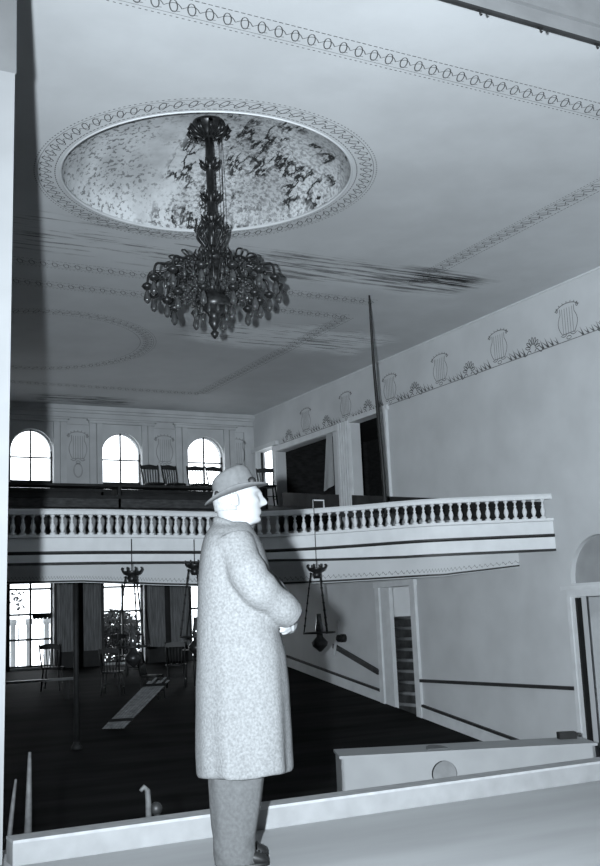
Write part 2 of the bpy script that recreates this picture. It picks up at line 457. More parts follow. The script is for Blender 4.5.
# row of curtain hooks under the header
for i, x in enumerate((4.60, 5.16, 5.72)):
    h = MB(); h.tube([(0,0,.02),(0,0,-.02),(.006,0,-.03),(.014,0,-.022)], .008, 6); h.box(-.02,-.01,-.004,.02,.01,.01)
    o = h.build('curtain_hook', M['black_iron'], loc=(x,5.49,4.245))
    tag(o, 'small black iron hook in the row under the beam at the top right edge', 'hook', 'curtain hooks under the beam')

# ------------------------------------------------------------------ far wall
PW = lambda u, v, w=0: (u, YF + w, v)
WX = (5.93, 8.045, 10.175, 3.81, 1.69, -.43)
holes = []
for x in WX:
    holes.append((x-.485, 2.62, x+.485, 4.475, True)); holes.append((x-.485, -.82, x+.485, 1.14, False))
def far_extra(mb):
    P = lambda u, v: (u, YF-.006, v)
    for a, b in zip(WX, WX[1:]):
        pass
    for u in (6.99, 9.11, 11.02, 4.87):
        lyre(mb, P, u, 3.75, .42, .72, 1, .02)
        mb.line2([(u-.34,3.0),(u-.34,4.62),(u+.34,4.62),(u+.34,3.0)] if u < 11 else [(u-.2,3.0),(u-.2,4.62),(u+.2,4.62),(u+.2,3.0)], .03, P, False, 1)
        mb.line2(ellipse(u, 3.55, .10, .16, 0), .03, P, True, 1)
    mb.line2([(XL,4.78),(XR,4.78)], .03, P, False, 1)
wall_holes('wall_far', XL-.2, -1.2, XR+.2, 5.2, holes, PW, .3, [M['far_wall'], M['ornament_faint']], far_extra)
# crown moulding of the far wall
mb = MB(); mb.box(XL,YF-.10,4.96,XR,YF,5.06); mb.box(XL,YF-.05,4.90,XR,YF,4.96)
mb.build('trim_2', M['far_wall'], kind='structure')

def far_window(n, x, lower):
    root = struct_root('window_%d' % n, (x, YF, 0))
    f = MB(); w = .485
    if not lower:
        z0, zs, r = 2.62, 3.99, .485
        K = 20
        # casing around the opening
        for s in (-1,1):
            f.box(min(s*w,s*(w+.13)), -.06, z0, max(s*w,s*(w+.13)), 0, 4.66); f.box(min(s*(w+.16),s*(w+.30)), -.04, z0, max(s*(w+.16),s*(w+.30)), 0, 4.66)
        f.box(-w-.32,-.08,4.66,w+.32,0,4.72); f.box(-w-.36,-.11,4.72,w+.36,0,4.76)
        for k in range(K):
            a, b = PI*k/K, PI*(k+1)/K
            pts = [(rr*math.cos(t), yy, zs+rr*math.sin(t)) for yy in (.10,.15) for rr in (r-.035,r+.005) for t in (a,b)]
            f.add(pts, [(0,1,3,2),(4,6,7,5),(0,4,5,1)])
        f.build('casing', M['far_wall'], root)
        g = MB()
        g.box(-.016,.10,z0,.016,.15,4.47); g.box(-w,.10,3.82,w,.15,3.85); g.box(-w,.10,3.25,w,.15,3.31)
        g.box(-w,.10,z0,-w+.03,.15,zs); g.box(w-.03,.10,z0,w,.15,zs); g.box(-w,.10,z0,w,.15,z0+.06)
        g.build('sash', M['dark_trim'], root)
        p = MB(); arc = [(w*math.cos(PI*k/K), .13, zs+w*math.sin(PI*k/K)) for k in range(K+1)] + [(-w,.13,z0),(w,.13,z0)]
        p.add(arc, [tuple(range(len(arc)))]); p.build('pane', M['glass'], root)
    else:
        z0, z1 = -.82, 1.14
        f.box(-w-.09,-.05,z0-.12,-w,0,z1+.1); f.box(w,-.05,z0-.12,w+.09,0,z1+.1); f.box(-w-.14,-.10,z0-.16,w+.14,0,z0-.06)
        f.build('casing', M['dark_trim'], root)
        g = MB()
        g.box(-.02,.10,z0,.02,.15,z1)
        for z in (z0+.02, -.22, .325, .88, z1-.02): g.box(-w,.10,z-.022,w,.15,z+.022)
        g.box(-w,.10,z0,-w+.035,.15,z1); g.box(w-.035,.10,z0,w,.15,z1)
        g.build('sash', M['dark_trim'], root)
        p = MB(); p.quad((-w,.13,z0),(w,.13,z0),(w,.13,z1),(-w,.13,z1)); p.build('pane', M['glass'], root)
    return root
nwin = 0
for x in WX:
    nwin += 1; far_window(nwin, x, False)
for x in WX:
    nwin += 1; far_window(nwin, x, True)

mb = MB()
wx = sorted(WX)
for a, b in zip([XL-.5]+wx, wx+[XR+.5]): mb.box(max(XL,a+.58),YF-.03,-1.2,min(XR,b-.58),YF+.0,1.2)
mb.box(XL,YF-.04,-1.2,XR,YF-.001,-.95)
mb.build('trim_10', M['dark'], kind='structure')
# torn valance hanging in the first lower window
mb = MB()
n = 14
top = [(.03+.42*k/n, 0, .325) for k in range(n+1)]
bot = [(.03+.42*k/n, 0, .255 - .05*abs(math.sin(k*1.15)) ) for k in range(n+1)]
for yy in (0, .012):
    for k in range(n):
        mb.quad(*[(p[0], yy, p[2]) for p in (top[k], top[k+1], bot[k+1], bot[k])])
for k in range(n):
    mb.quad((bot[k][0],0,bot[k][2]),(bot[k+1][0],0,bot[k+1][2]),(bot[k+1][0],.012,bot[k+1][2]),(bot[k][0],.012,bot[k][2]))
tag(mb.build('torn_blind', M['dark'], loc=(5.93,YF+.06,0)), 'dark torn scrap of blind hanging in the lower left window', 'blind')

# outdoor things seen through the lower windows
def leaves(name, c, r, n, size, label, cat):
    mb = MB()
    for i in range(n):
        d = Vector((random.gauss(0,1), random.gauss(0,1), random.gauss(0,1))).normalized()*random.random()**.4
        p = Vector(c)*0 + Vector((d.x*r[0], d.y*r[1], d.z*r[2]))
        a = Vector((random.gauss(0,1),random.gauss(0,1),random.gauss(0,1))).normalized(); b = a.orthogonal().normalized()
        s = size*random.uniform(.6,1.3)
        mb.add([p-a*s, p+b*s*.5, p+a*s, p-b*s*.5], [(0,1,2,3)])
    mb.tube([(0,0,-r[2]-1.4),(0.03,0,-r[2]*.5),(0,0,0)], [.06*r[0],.05*r[0],.02*r[0]], 6)
    o = mb.build(name, M['foliage'], loc=c)
    return tag(o, label, cat)
leaves('garden_bush', (8.30,25.0,-.25), (.75,.45,.66), 1700, .085, 'dark leafy bush outside the middle lower window', 'bush')
leaves('leafy_branch', (5.85,24.6,.66), (.22,.2,.26), 70, .05, 'thin leafy twigs outside the lower left window', 'branch')
for i, x in enumerate((5.93, 6.30, 6.72)):
    mb = MB(); mb.lathe([(.10,0),(.10,.08),(.07,.1),(.06,1.7),(.09,1.74),(.09,1.85)], 12)
    tag(mb.build('porch_post', M['paint_old'], loc=(x,25.4,-1.6)), 'pale turned porch post outside the lower left window', 'post', 'porch posts outside')
mb = MB(); mb.box(-8,23.96,-2.2,18,32,-1.6); mb.build('ground_outside', M['paint_old'], kind='structure')

# curtains between the lower windows, each pair hung on the wall
def curtain(x0, x1, label):
    mb = MB(); n = 40; zt, zb = 1.12, -.52
    def pt(k, z, back=0):
        t = k/n; w = .035*math.sin(t*2*PI*6 + .4*math.sin(z*2))
        return (x0+(x1-x0)*t, YF-.10+w+back, z)
    for k in range(n):
        for j in range(6):
            za, zb_ = zt+(zb-zt)*j/6, zt+(zb-zt)*(j+1)/6
            for bk in (0, .012):
                mb.quad(pt(k,za,bk), pt(k+1,za,bk), pt(k+1,zb_,bk), pt(k,zb_,bk))
    for f in range(len(mb.s)): mb.s[f] = True
    tag(mb.build('curtain', M['curtain'], None), label, 'curtain')
curtain(6.46, 6.93, 'dark pleated curtain just right of the lower left window')
curtain(7.06, 7.47, 'dark pleated curtain just left of the middle lower window')
curtain(8.58, 9.00, 'dark pleated curtain just right of the middle lower window')
curtain(9.14, 9.60, 'dark pleated curtain behind the man\'s back, left of the third lower window')

# ------------------------------------------------------------------ right wall
PR = lambda u, v, w=0: (XR + w, u, v)      # u = Y
OP1 = (19.72, 2.0, 22.38, 3.94, False); OP2 = (17.72, 2.0, 18.93, 4.02, False)
W4 = (22.58, 3.12, 23.50, 4.10, False)
SD = (17.02, -2.0, 18.12, .52, False)
AD = (11.40, -2.6, 12.57, .135, False); NI = (11.33, .34, 12.63, 1.05, True)
def right_extra(mb):
    P = lambda u, v: (XR-.005, u, v)
    for i, u in enumerate((12.20, 13.92, 15.64, 17.36, 19.1, 20.9)):
        lyre(mb, P, u, 4.17, .44, .56, 3, .013)
    u = 5.9
    mb.line2([(5.8,4.12),(XR*0+22.2,4.10)], .012, P, False, 3)
    lys = (12.20, 13.92, 15.64, 17.36, 19.1, 20.9)
    k = 0
    while u < 22.0:
        if min(abs(u-l) for l in lys) > .25:
            mid = min(abs(u-l-.86) for l in lys)
            if mid > .20: tuft(mb, P, u, 4.12, .15 + .03*math.sin(u*9), 3)
        u += .115; k += 1
    for l in lys: palmette(mb, P, l+.86, 4.13, .22, 1)
    for l in lys[:1]: palmette(mb, P, l-.86, 4.13, .22, 1)
wall_holes('wall_right', 5.7, -2.75, YF+.2, 5.2, [OP1, OP2, W4, SD, AD, NI], PR, .22, [M['wall'], M['ornament'], M['wall'], M['ornament_soft']], right_extra)
mb = MB(); mb.box(XL-.3,5.7,-2.75,XL,YF+.2,5.2); mb.build('wall_left', M['wall'], kind='structure')
# cove line where wall and ceiling meet
mb = MB(); mb.box(XR-.025,5.7,5.035,XR,YF,5.06); mb.build('trim_3', M['trim'], kind='structure')

# narrow window near the corner
r = struct_root('window_%d' % (nwin+1), (XR,0,0)); nwin += 1
f = MB()
f.box(-.05,W4[0]-.12,W4[1],0,W4[0],W4[3]+.1); f.box(-.05,W4[2],W4[1],0,W4[2]+.10,W4[3]+.1); f.box(-.10,22.3,4.10,-.0,YF-.01,4.2)
f.build('casing', M['trim'], r)
f = MB(); f.box(.10,W4[0],3.58,.15,W4[2],3.62); f.box(.10,W4[0],W4[1],.15,W4[0]+.03,W4[3]); f.box(.10,W4[2]-.03,W4[1],.15,W4[2],W4[3]); f.box(.10,W4[0],W4[1],.15,W4[2],W4[1]+.05)
f.build('sash', M['dark_trim'], r)
f = MB(); f.quad((.13,W4[0],W4[1]),(.13,W4[2],W4[1]),(.13,W4[2],W4[3]),(.13,W4[0],W4[3])); f.build('pane', M['glass'], r)

# dark box rooms behind the two gallery openings
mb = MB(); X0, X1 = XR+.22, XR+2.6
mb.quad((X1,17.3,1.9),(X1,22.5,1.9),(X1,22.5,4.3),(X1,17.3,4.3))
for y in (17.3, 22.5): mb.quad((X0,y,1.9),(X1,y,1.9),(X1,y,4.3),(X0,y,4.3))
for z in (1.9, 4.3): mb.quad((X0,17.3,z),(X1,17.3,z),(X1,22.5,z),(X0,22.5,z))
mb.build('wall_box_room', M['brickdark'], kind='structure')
# casing of the openings: header boards and pilasters
mb = MB()
mb.box(XR-.05,17.45,4.02,XR,18.99,4.12); mb.box(XR-.05,19.40,3.95,XR,22.45,4.08)
mb.box(XR-.06,17.50,1.7,XR,17.60,4.06); mb.box(XR-.05,17.64,1.7,XR,17.72,4.04)
mb.box(XR-.06,22.38,1.7,XR,22.50,4.0)
mb.build('trim_4', M['trim'], kind='structure')
mb = MB(); mb.box(XR-.09,18.95,1.7,XR+.02,19.42,4.07)
for k in range(4): mb.box(XR-.105,19.0+.10*k,1.7,XR-.09,19.05+.10*k,4.07)
mb.build('trim_5', M['trim'], kind='structure')
# pale drape hanging in the wide opening
mb = MB()
A = [(19.73,4.02),(19.97,3.93),(20.20,2.72),(19.73,2.80)]
n = 10
for i in range(n):
    for j in range(8):
        def q(a, b):
            s, t = a/n, b/8
            u = (A[0][0]*(1-s)+A[1][0]*s)*(1-t) + (A[3][0]*(1-s)+A[2][0]*s)*t
            v = (A[0][1]*(1-s)+A[1][1]*s)*(1-t) + (A[3][1]*(1-s)+A[2][1]*s)*t
            return (XR-.015+.012*math.sin(s*9)*t, u, v)
        p4 = (q(i,j), q(i+1,j), q(i+1,j+1), q(i,j+1))
        mb.quad(*p4); mb.quad(*[(p[0]+.01,p[1],p[2]) for p in p4])
for k in range(len(mb.s)): mb.s[k] = True
tag(mb.build('pale_drape', M['drape']), 'pale cloth hanging beside the pillar in the wide dark gallery opening', 'drape')

# stair door: casing, jamb board, stair, back wall
mb = MB()
mb.box(XR-.06,18.12,-2.1,XR,18.26,.52); mb.box(XR-.02,17.80,-2.1,XR+.07,18.11,.515)
mb.box(XR-.06,16.86,-2.1,XR,17.02,.52); mb.box(XR-.075,16.84,.52,XR,18.28,.63)
mb.build('door_1', M['trim'], kind='structure')
mb = MB()
zb = fl(17.3)
for k in range(9):
    z0 = zb - .05 + .205*k
    x = XR + .09 + .05*k
    ya, yb_ = (17.03, 18.11) if x < XR+.2 else (16.75, 18.65)
    mb.box(x,ya,z0-.4,x+.06,yb_,z0+.160,0)
    mb.tube([(x+.02,ya,z0+.175),(x+.02,yb_,z0+.175)], .034, 10, 1)
mb.build('stair_flight', [M['step'], M['tread']], kind='structure')
mb = MB(); mb.quad((XR+2.2,16.5,-2.2),(XR+2.2,18.8,-2.2),(XR+2.2,18.8,2.0),(XR+2.2,16.5,2.0))
for y in (16.7,18.7): mb.quad((XR+.22,y,-2.2),(XR+2.2,y,-2.2),(XR+2.2,y,2.0),(XR+.22,y,2.0))
mb.quad((XR+.22,16.5,1.6),(XR+2.2,16.5,1.6),(XR+2.2,18.8,1.6),(XR+.22,18.8,1.6))
mb.build('wall_stairwell', M['wall'], kind='structure')

# doorway under the arched niche
mb = MB()
mb.box(XR-.05,12.57,-2.5,XR,12.66,.135); mb.box(XR-.07,12.62,-2.5,XR-.05,12.69,.135)
mb.box(XR-.06,11.22,.135,XR,12.69,.24)
mb.box(XR-.05,11.24,-2.5,XR,11.40,.135)
mb.build('door_2', M['trim'], kind='structure')
mb = MB(); mb.box(XR-.12,11.15,.24,XR+.2,12.76,.30)
mb.build('trim_6', M['trim'], kind='structure')
mb = MB(); mb.quad((XR+.09,11.2,.3),(XR+.09,12.8,.3),(XR+.09,12.8,1.2),(XR+.09,11.2,1.2)); mb.build('wall_niche', M['niche_shade'], kind='structure')
mb = MB(); mb.box(XR-.01,12.53,-2.5,XR+.08,12.58,.12); mb.build('trim_7', M['dark'], kind='structure')
mb = MB()
mb.quad((XR+2.0,9.5,-2.5),(XR+2.0,14.5,-2.5),(XR+2.0,14.5,.6),(XR+2.0,9.5,.6))
mb.quad((XR+.22,14.5,-2.5),(XR+2.0,14.5,-2.5),(XR+2.0,14.5,.6),(XR+.22,14.5,.6)); mb.quad((XR+.22,9.5,-2.5),(XR+2.0,9.5,-2.5),(XR+2.0,9.5,.6),(XR+.22,9.5,.6))
mb.quad((XR+.22,9.5,.6),(XR+2.0,9.5,.6),(XR+2.0,14.5,.6),(XR+.22,14.5,.6))
mb.build('wall_passage', M['backroom'], kind='structure')
mb = MB(); mb.box(XR,9.5,-2.5,XR+2.0,14.5,-2.45); mb.build('floor_passage', M['floor'], kind='structure')

# rails and skirting along the right wall
mb = MB(); mb.bar((XR-.03,12.70,-1.24),(XR-.03,16.86,-1.25),.06,.055); mb.build('trim_8', M['dark_trim'], kind='structure')
mb = MB()
mb.bar((XR-.06,18.26,-1.13),(XR-.06,20.0,-.62),.07,.09)
for y in (18.6,19.5): mb.box(XR-.06,y,-1.13+.293*(y-18.26)-.06,XR,y+.04,-1.13+.293*(y-18.26))
tag(mb.build('handrail', M['dark_trim']), 'dark sloping handrail on the right wall left of the stair door', 'handrail')
def skirting(n, a, b):
    mb = MB(); h = .20
    for y0, y1 in ((a,b),):
        z0, z1 = fl(y0), fl(y1)
        mb.obox((XR-.04,y0,z0-.05),(0,y1-y0,z1-z0),(.05,0,0),(0,0,h+.05),0)
        mb.obox((XR-.05,y0,z0+h),(0,y1-y0,z1-z0),(.05,0,0),(0,0,.045),1)
    mb.build('baseboard_right_%d' % n, [M['trim'], M['dark_trim']], kind='structure')
skirting(1, 13.5, 16.86); skirting(2, 18.24, 23.6)

# broken wall lamp at the head of the handrail
t = thing('wall_lamp', 'small black wall lamp with a pale stick shade arm at the top of the handrail', 'wall lamp', (XR,19.62,-.46))
mb = MB(); mb.tube([(0,0,0),(-.10,0,0)], .085, 14); mb.ball((-.14,0,0), (.07,.09,.08), 12); mb.build('lamp_base', M['black_iron'], t)
mb = MB(); mb.tube([(-.16,-.06,.36),(-.16,.10,-.02),(-.16,.22,-.36)], [.022,.028,.034], 10); o = mb.build('stick', M['white'], t); o['label'] = 'pale diagonal stick'

# ------------------------------------------------------------------ gallery / balcony
right = [(4.72,15.80),(5.34,15.83),(6.05,15.91),(6.76,16.0),(7.55,15.95),(8.29,15.57),(8.96,14.91),(9.70,13.97),(10.51,13.45),(11.5,12.93)]
left = [(2*4.72-x, y) for x, y in reversed(right[1:])]
plan = [Vector((p[0],p[1],0)) for p in spline([(x,y,0) for x, y in left+right], 12)]
def normal(i):
    t = (plan[min(i+1,len(plan)-1)] - plan[max(i-1,0)]).normalized(); return Vector((t.y,-t.x,0))   # towards the stage
NR = [normal(i) for i in range(len(plan))]
def zf(p): return max(0, min(1, (p.x-8.0)/1.5))
def sweep(prof, mats, name, parent, zoff=None, mi=None):
    """prof: list of (outward offset, z) closed section swept along the balcony front"""
    mb = MB(); n = len(prof)
    rings = []
    for i, p in enumerate(plan):
        rings.append([(p.x+NR[i].x*o, p.y+NR[i].y*o, z + (zoff(p,k) if zoff else 0)) for k, (o, z) in enumerate(prof)])
    for i in range(len(rings)-1):
        for k in range(n):
            k2 = (k+1) % n
            mb.quad(rings[i][k], rings[i][k2], rings[i+1][k2], rings[i+1][k], mi[k] if mi else 0)
    mb.add(rings[0], [tuple(range(n))]); mb.add(rings[-1], [tuple(range(n))])
    return mb.build(name, mats, parent)
bal = struct_root('balcony')
def low(p, k): return -.045*0
sweep([(.05,1.69),(.05,1.745),(.03,1.775),(-.10,1.775),(-.12,1.745),(-.12,1.69)], M['white'], 'top_rail', bal)
sweep([(.02,1.335),(.05,1.345),(.05,1.385),(-.11,1.385),(-.11,1.335)], M['white'], 'bottom_rail', bal)
sweep([(.0,1.11),(.0,1.335),(-.10,1.335),(-.10,1.11)], M['white'], 'upper_fascia', bal)
sweep([(.06,1.11),(.06,1.135),(-.02,1.14),(-.02,1.08),(.03,1.085)], M['dark_trim'], 'fascia_moulding', bal)
def fz(p, k): return (.07*(1-zf(p))) if k in (1,2) else 0.0
sweep([(.045,1.085),(.045,.90),(-.10,.90),(-.10,1.085)], M['white'], 'lower_fascia', bal, fz)
def fz2(p, k): return .07*(1-zf(p))
sweep([(.06,.865),(.06,.90),(-.04,.90),(-.04,.865)], M['dark_trim'], 'lower_moulding', bal, fz2)
# cove below the fascia ending in a scalloped line (recedes under the balcony)
def cz(p):
    return .70 if p.x < 5 else (.70 + (.57-.70)*min(1,(p.x-5)/2.6) if p.x < 10 else .57 + (.70-.57)*min(1,(p.x-10)/1.5))
mb = MB(); rings = []
for i, p in enumerate(plan):
    back = .80
    a = p - NR[i]*.05; b = p - NR[i]*back; c = p - NR[i]*(back+.05)
    rings.append([(b.x,b.y,1.2), (b.x,b.y,cz(p)), (c.x,c.y,cz(p)), (c.x,c.y,1.2)])
for i in range(len(rings)-1):
    mb.quad(rings[i][0], rings[i][1], rings[i+1][1], rings[i+1][0], 0)
    mb.quad(rings[i][1], rings[i][2], rings[i+1][2], rings[i+1][1], 1)
    mb.quad(rings[i][2], rings[i][3], rings[i+1][3], rings[i+1][2], 0)
# scallop stencil on the cove
acc = 0
def lerp3(a, b, t): return tuple(a[k]+(b[k]-a[k])*t for k in range(3))
for i in range(len(rings)-1):
    a0, b0, a1, b1 = rings[i][0], rings[i][1], rings[i+1][0], rings[i+1][1]
    L = (Vector(b1)-Vector(b0)).length
    if L < .02: continue
    k = max(1, round(L/.16))
    for j in range(k):
        def P(u, v):
            t = (j+u)/k
            p = Vector(lerp3(lerp3(a0,a1,t), lerp3(b0,b1,t), v)); return (p.x+NR[i].x*.006, p.y+NR[i].y*.006, p.z)
        mb.line2([(.1,.84),(.3,.79),(.5,.84),(.7,.88),(.9,.84)], .02, P, False, 2)
    def P2(u, v):
        p = Vector(lerp3(lerp3(a0,a1,u), lerp3(b0,b1,u), v)); return (p.x+NR[i].x*.006, p.y+NR[i].y*.006, p.z)
    mb.line2([(0,.955),(1,.955)], .05, P2, False, 1)
o = mb.build('cove', [M['wall'], M['dark_trim'], M['ornament_soft']], bal)
# soffit and raked gallery deck
def deck(zfun, name, m, off):
    mb = MB()
    for i in range(len(plan)-1):
        a, b = plan[i]-NR[i]*off, plan[i+1]-NR[i+1]*off
        ca, cb = Vector((max(XL,min(XR,a.x)),YF,0)), Vector((max(XL,min(XR,b.x)),YF,0))
        for k in range(6):
            q = [a.lerp(ca,k/6), b.lerp(cb,k/6), b.lerp(cb,(k+1)/6), a.lerp(ca,(k+1)/6)]
            mb.quad(*[(p.x,p.y,zfun(p.y)) for p in q])
    return mb.build(name, m, bal)
deck(lambda y: 1.2, 'soffit', M['paint_old'], .80)
deck(gal, 'gallery_deck', M['dark'], .05)
# balusters
dist = [0]
for a, b in zip(plan, plan[1:]): dist.append(dist[-1]+(b-a).length)
def at(s):
    for i in range(len(dist)-1):
        if dist[i+1] >= s:
            t = (s-dist[i])/(dist[i+1]-dist[i]); return plan[i].lerp(plan[i+1],t) - NR[i]*.03
    return plan[-1]
bp = MB()
bp.lathe([(.046,0),(.046,.030),(.018,.042),(.028,.07),(.040,.115),(.032,.155),(.015,.195),(.027,.212),(.015,.228),(.014,.262),(.036,.282),(.036,.305)], 10)
b0 = bp.build('baluster', M['white'], bal)
s = dist[-1]-.14; n = 0
while n < 97 and s > .1:
    o = b0 if n == 0 else b0.copy()
    if n: COL.objects.link(o)
    p = at(s); o.location = (p.x, p.y, 1.385); n += 1; s -= .1465

# dark skirting of the gallery where its deck meets the right wall
mb = MB(); mb.obox((XR-.06,13.15,gal(13.15)-.05),(0,8.95,.14*8.95),(.07,0,0),(0,0,.37),0)
mb.build('baseboard_gallery', M['dark'], kind='structure')

# gallery benches (long dark pews across the back)
def pew(y, top, x0, x1, m, label):
    t = thing('gallery_bench', label, 'bench', (0,y,gal(y)))
    g = gal(y); h = top-g
    mb = MB(); mb.box(x0,.0,-.03,x1,.04,h-.06,0); mb.build('back_panel', m, t)
    mb = MB(); mb.box(x0,-.03,h-.06,x1,.07,h); mb.build('top_rail', M['dark'], t)
    mb = MB(); mb.box(x0,.04,.40,x1,.42,.44); mb.build('seat', M['dark'], t)
    for x in (x0,(x0+x1)/2,x1-.05):
        mb = MB(); mb.box(x,.0,-.02,x+.05,.42,.42); mb.build('end_board', M['dark'], t)
pew(21.2, 2.80, 3.6, 9.9, M['dark'], 'long dark bench farthest back in the gallery under the arched windows')
pew(19.2, 2.42, 3.3, 9.6, M['greenish'], 'long dark green bench in the gallery directly behind the balustrade')

# ------------------------------------------------------------------ wooden chairs
def make_chair():
    t = thing('spindle_chair', '', 'chair')
    mb = MB(); mb.loft([[(x*sx, y*sx, z) for x, y in [(.21*math.copysign(abs(math.cos(a))**.6,math.cos(a)), .20*math.copysign(abs(math.sin(a))**.6,math.sin(a))) for a in [2*PI*k/20 for k in range(20)]]] for z, sx in ((.43,.95),(.445,1),(.465,1),(.47,.97))])
    mb.build('seat', M['darkwood'], t)
    for x, y in ((.16,-.15),(-.16,-.15),(.15,.15),(-.15,.15)):
        mb = MB(); mb.tube([(x*1.25,y*1.25,0),(x*1.12,y*1.12,.2),(x,y,.44)], [.014,.02,.015], 8); mb.build('leg', M['darkwood'], t)
    mb = MB(); mb.tube([(-.2,-.17,.2),(.2,-.17,.2)], .011, 6); mb.tube([(-.19,.17,.24),(.19,.17,.24)], .011, 6)
    for x in (-.19,.19): mb.tube([(x,-.18,.16),(x,.18,.16)], .011, 6)
    mb.build('stretcher', M['darkwood'], t)
    for x in (-.17,.17):
        mb = MB(); mb.tube([(x,.17,.46),(x*1.12,.22,.70),(x*1.18,.27,.92)], [.016,.016,.013], 8); mb.build('back_post', M['darkwood'], t)
    for k in range(5):
        x = -.115+.0575*k
        mb = MB(); mb.tube([(x,.18,.46),(x*1.15,.25,.84)], .009, 6); mb.build('spindle', M['darkwood'], t)
    mb = MB(); pts = [(-.20+.04*k, .255-.03*math.sin(PI*k/10)*0+.012*math.cos(PI*k/5)*0, .86) for k in range(11)]
    for dz in (0,):
        mb.loft([[(x, .245+.0*x, .82),(x,.27,.82),(x,.275,.93-.03*abs(x)/.2),(x,.25,.93-.03*abs(x)/.2)] for x,_,_ in pts])
    for i in range(len(mb.s)): mb.s[i] = False
    mb.build('crest_rail', M['darkwood'], t)
    return t
chair0 = make_chair(); first = [True]
def place_chair(x, y, z, rot, label, group, tilt=0):
    o = chair0 if first[0] else copy_tree(chair0); first[0] = False
    o.location = (x,y,z); o.rotation_euler = (tilt,0,rot); o['label'] = label; o['group'] = group
    return o
G1, G2 = 'chairs in the gallery', 'chairs on the hall floor'
yb = 21.95
for x, rot, lab in ((8.20,.05,'dark spindle chair in the gallery, leftmost, just right of the middle arched window'),
                    (8.70,.25,'dark spindle chair in the gallery, second from the left, on the pier between windows'),
                    (9.27,-.05,'dark spindle chair silhouetted in front of the third arched window'),
                    (9.76,.1,'dark spindle chair at the right edge of the third arched window beside the hat'),
                    ):
    place_chair(x, yb, gal(yb)+.0, rot, lab, G1)
place_chair(10.95, 21.9, gal(21.9), -.3, 'dark spindle chair in the gallery in front of the narrow corner window', G1)
place_chair(5.78, 21.4, fl(21.4), PI-.5, 'dark spindle chair standing by the lower left window', G2)
place_chair(7.60, 22.2, fl(22.2), .4, 'dark spindle chair standing below the middle lower window', G2)
place_chair(8.20, 20.9, fl(20.9), PI-.4, 'dark spindle chair standing left of the small table', G2)
place_chair(9.80, 21.0, fl(21.0), 2.0, 'dark spindle chair standing right of the small table beside the man', G2)
place_chair(6.75, 20.6, fl(20.6), 2.6, 'dark spindle chair standing behind the iron column', G2)
place_chair(7.35, 20.0, fl(20.0), .9, 'dark spindle chair standing behind the tipped slatted bench', G2)

# small table with crockery
t = thing('side_table', 'small dark table among chairs below the curtains', 'table', (8.95,21.0,fl(21.0)))
mb = MB(); mb.box(-.45,-.3,.70,.45,.3,.73); mb.build('tabletop', M['darkwood'], t)
for x in (-.4,.4):
    for y in (-.25,.25):
        mb = MB(); mb.tube([(x,y,0),(x,y,.35),(x,y,.70)], [.02,.03,.025], 8); mb.build('leg', M['darkwood'], t)
for i, (dx, dy, h) in enumerate(((-.3,.05,.16),(0,-.1,.12),(.25,.1,.2))):
    mb = MB(); mb.lathe([(.03,0),(.055,.01),(.06,h*.5),(.035,h*.8),(.045,h)], 12)
    o = mb.build('jar', M['oldwhite'], loc=(8.95+dx,21.0+dy,fl(21.0)+.73))
    tag(o, ('leftmost','middle','rightmost')[i]+' of the three small pale jars on the small table', 'jar', 'jars on the table')
# long low bench at the left
t = thing('long_bench', 'long low bench with pale top below the lower left window', 'bench', (5.3,20.6,fl(20.6)))
mb = MB(); mb.box(-1.2,-.14,.36,.72,.14,.40); o = mb.build('seat', M['iron'], t)
for x in (-1.0,.5):
    mb = MB(); mb.box(x,-.12,0,x+.05,.12,.36); mb.build('leg', M['dark'], t)
# tipped slatted bench leaning in the dark
t = thing('slatted_bench', 'slatted wooden bench seat tipped over on the dark hall floor', 'bench', (5.75,18.0,fl(18.0)))
A0 = Vector((.0,.15,.03)); A1 = Vector((1.15,.75,.80)); W = Vector((.34,-.12,.0))
d = A1-A0; nrm = d.cross(W).normalized()
for k in range(7):
    o_ = A0 + W*(k/6.5)
    mb = MB(); mb.obox(o_, d*(.92+.08*math.sin(k*2.1)), W*.11, nrm*.02); mb.build('slat', M['paleplank'], t)
for f in (.12,.8):
    mb = MB(); mb.obox(A0+d*f-nrm*.03, d.normalized()*.05, W*1.1, nrm*.03); mb.build('batten', M['darkwood'], t)

# iron column
t = thing('iron_column', 'slim grey iron column holding up the balcony at the left', 'column', (4.985,17.05,fl(17.05)))
H = 1.19-fl(17.05)
mb = MB(); mb.lathe([(.045,.12),(.042,H-.14)], 14); mb.build('shaft', M['colpaint'], t)
mb = MB(); mb.lathe([(.09,0),(.09,.04),(.06,.08),(.045,.12)], 14); mb.build('base', M['colpaint'], t)
mb = MB(); mb.lathe([(.045,H-.14),(.07,H-.08),(.05,H-.06),(.09,H-.02),(.09,H)], 14); mb.build('capital', M['iron'], t)

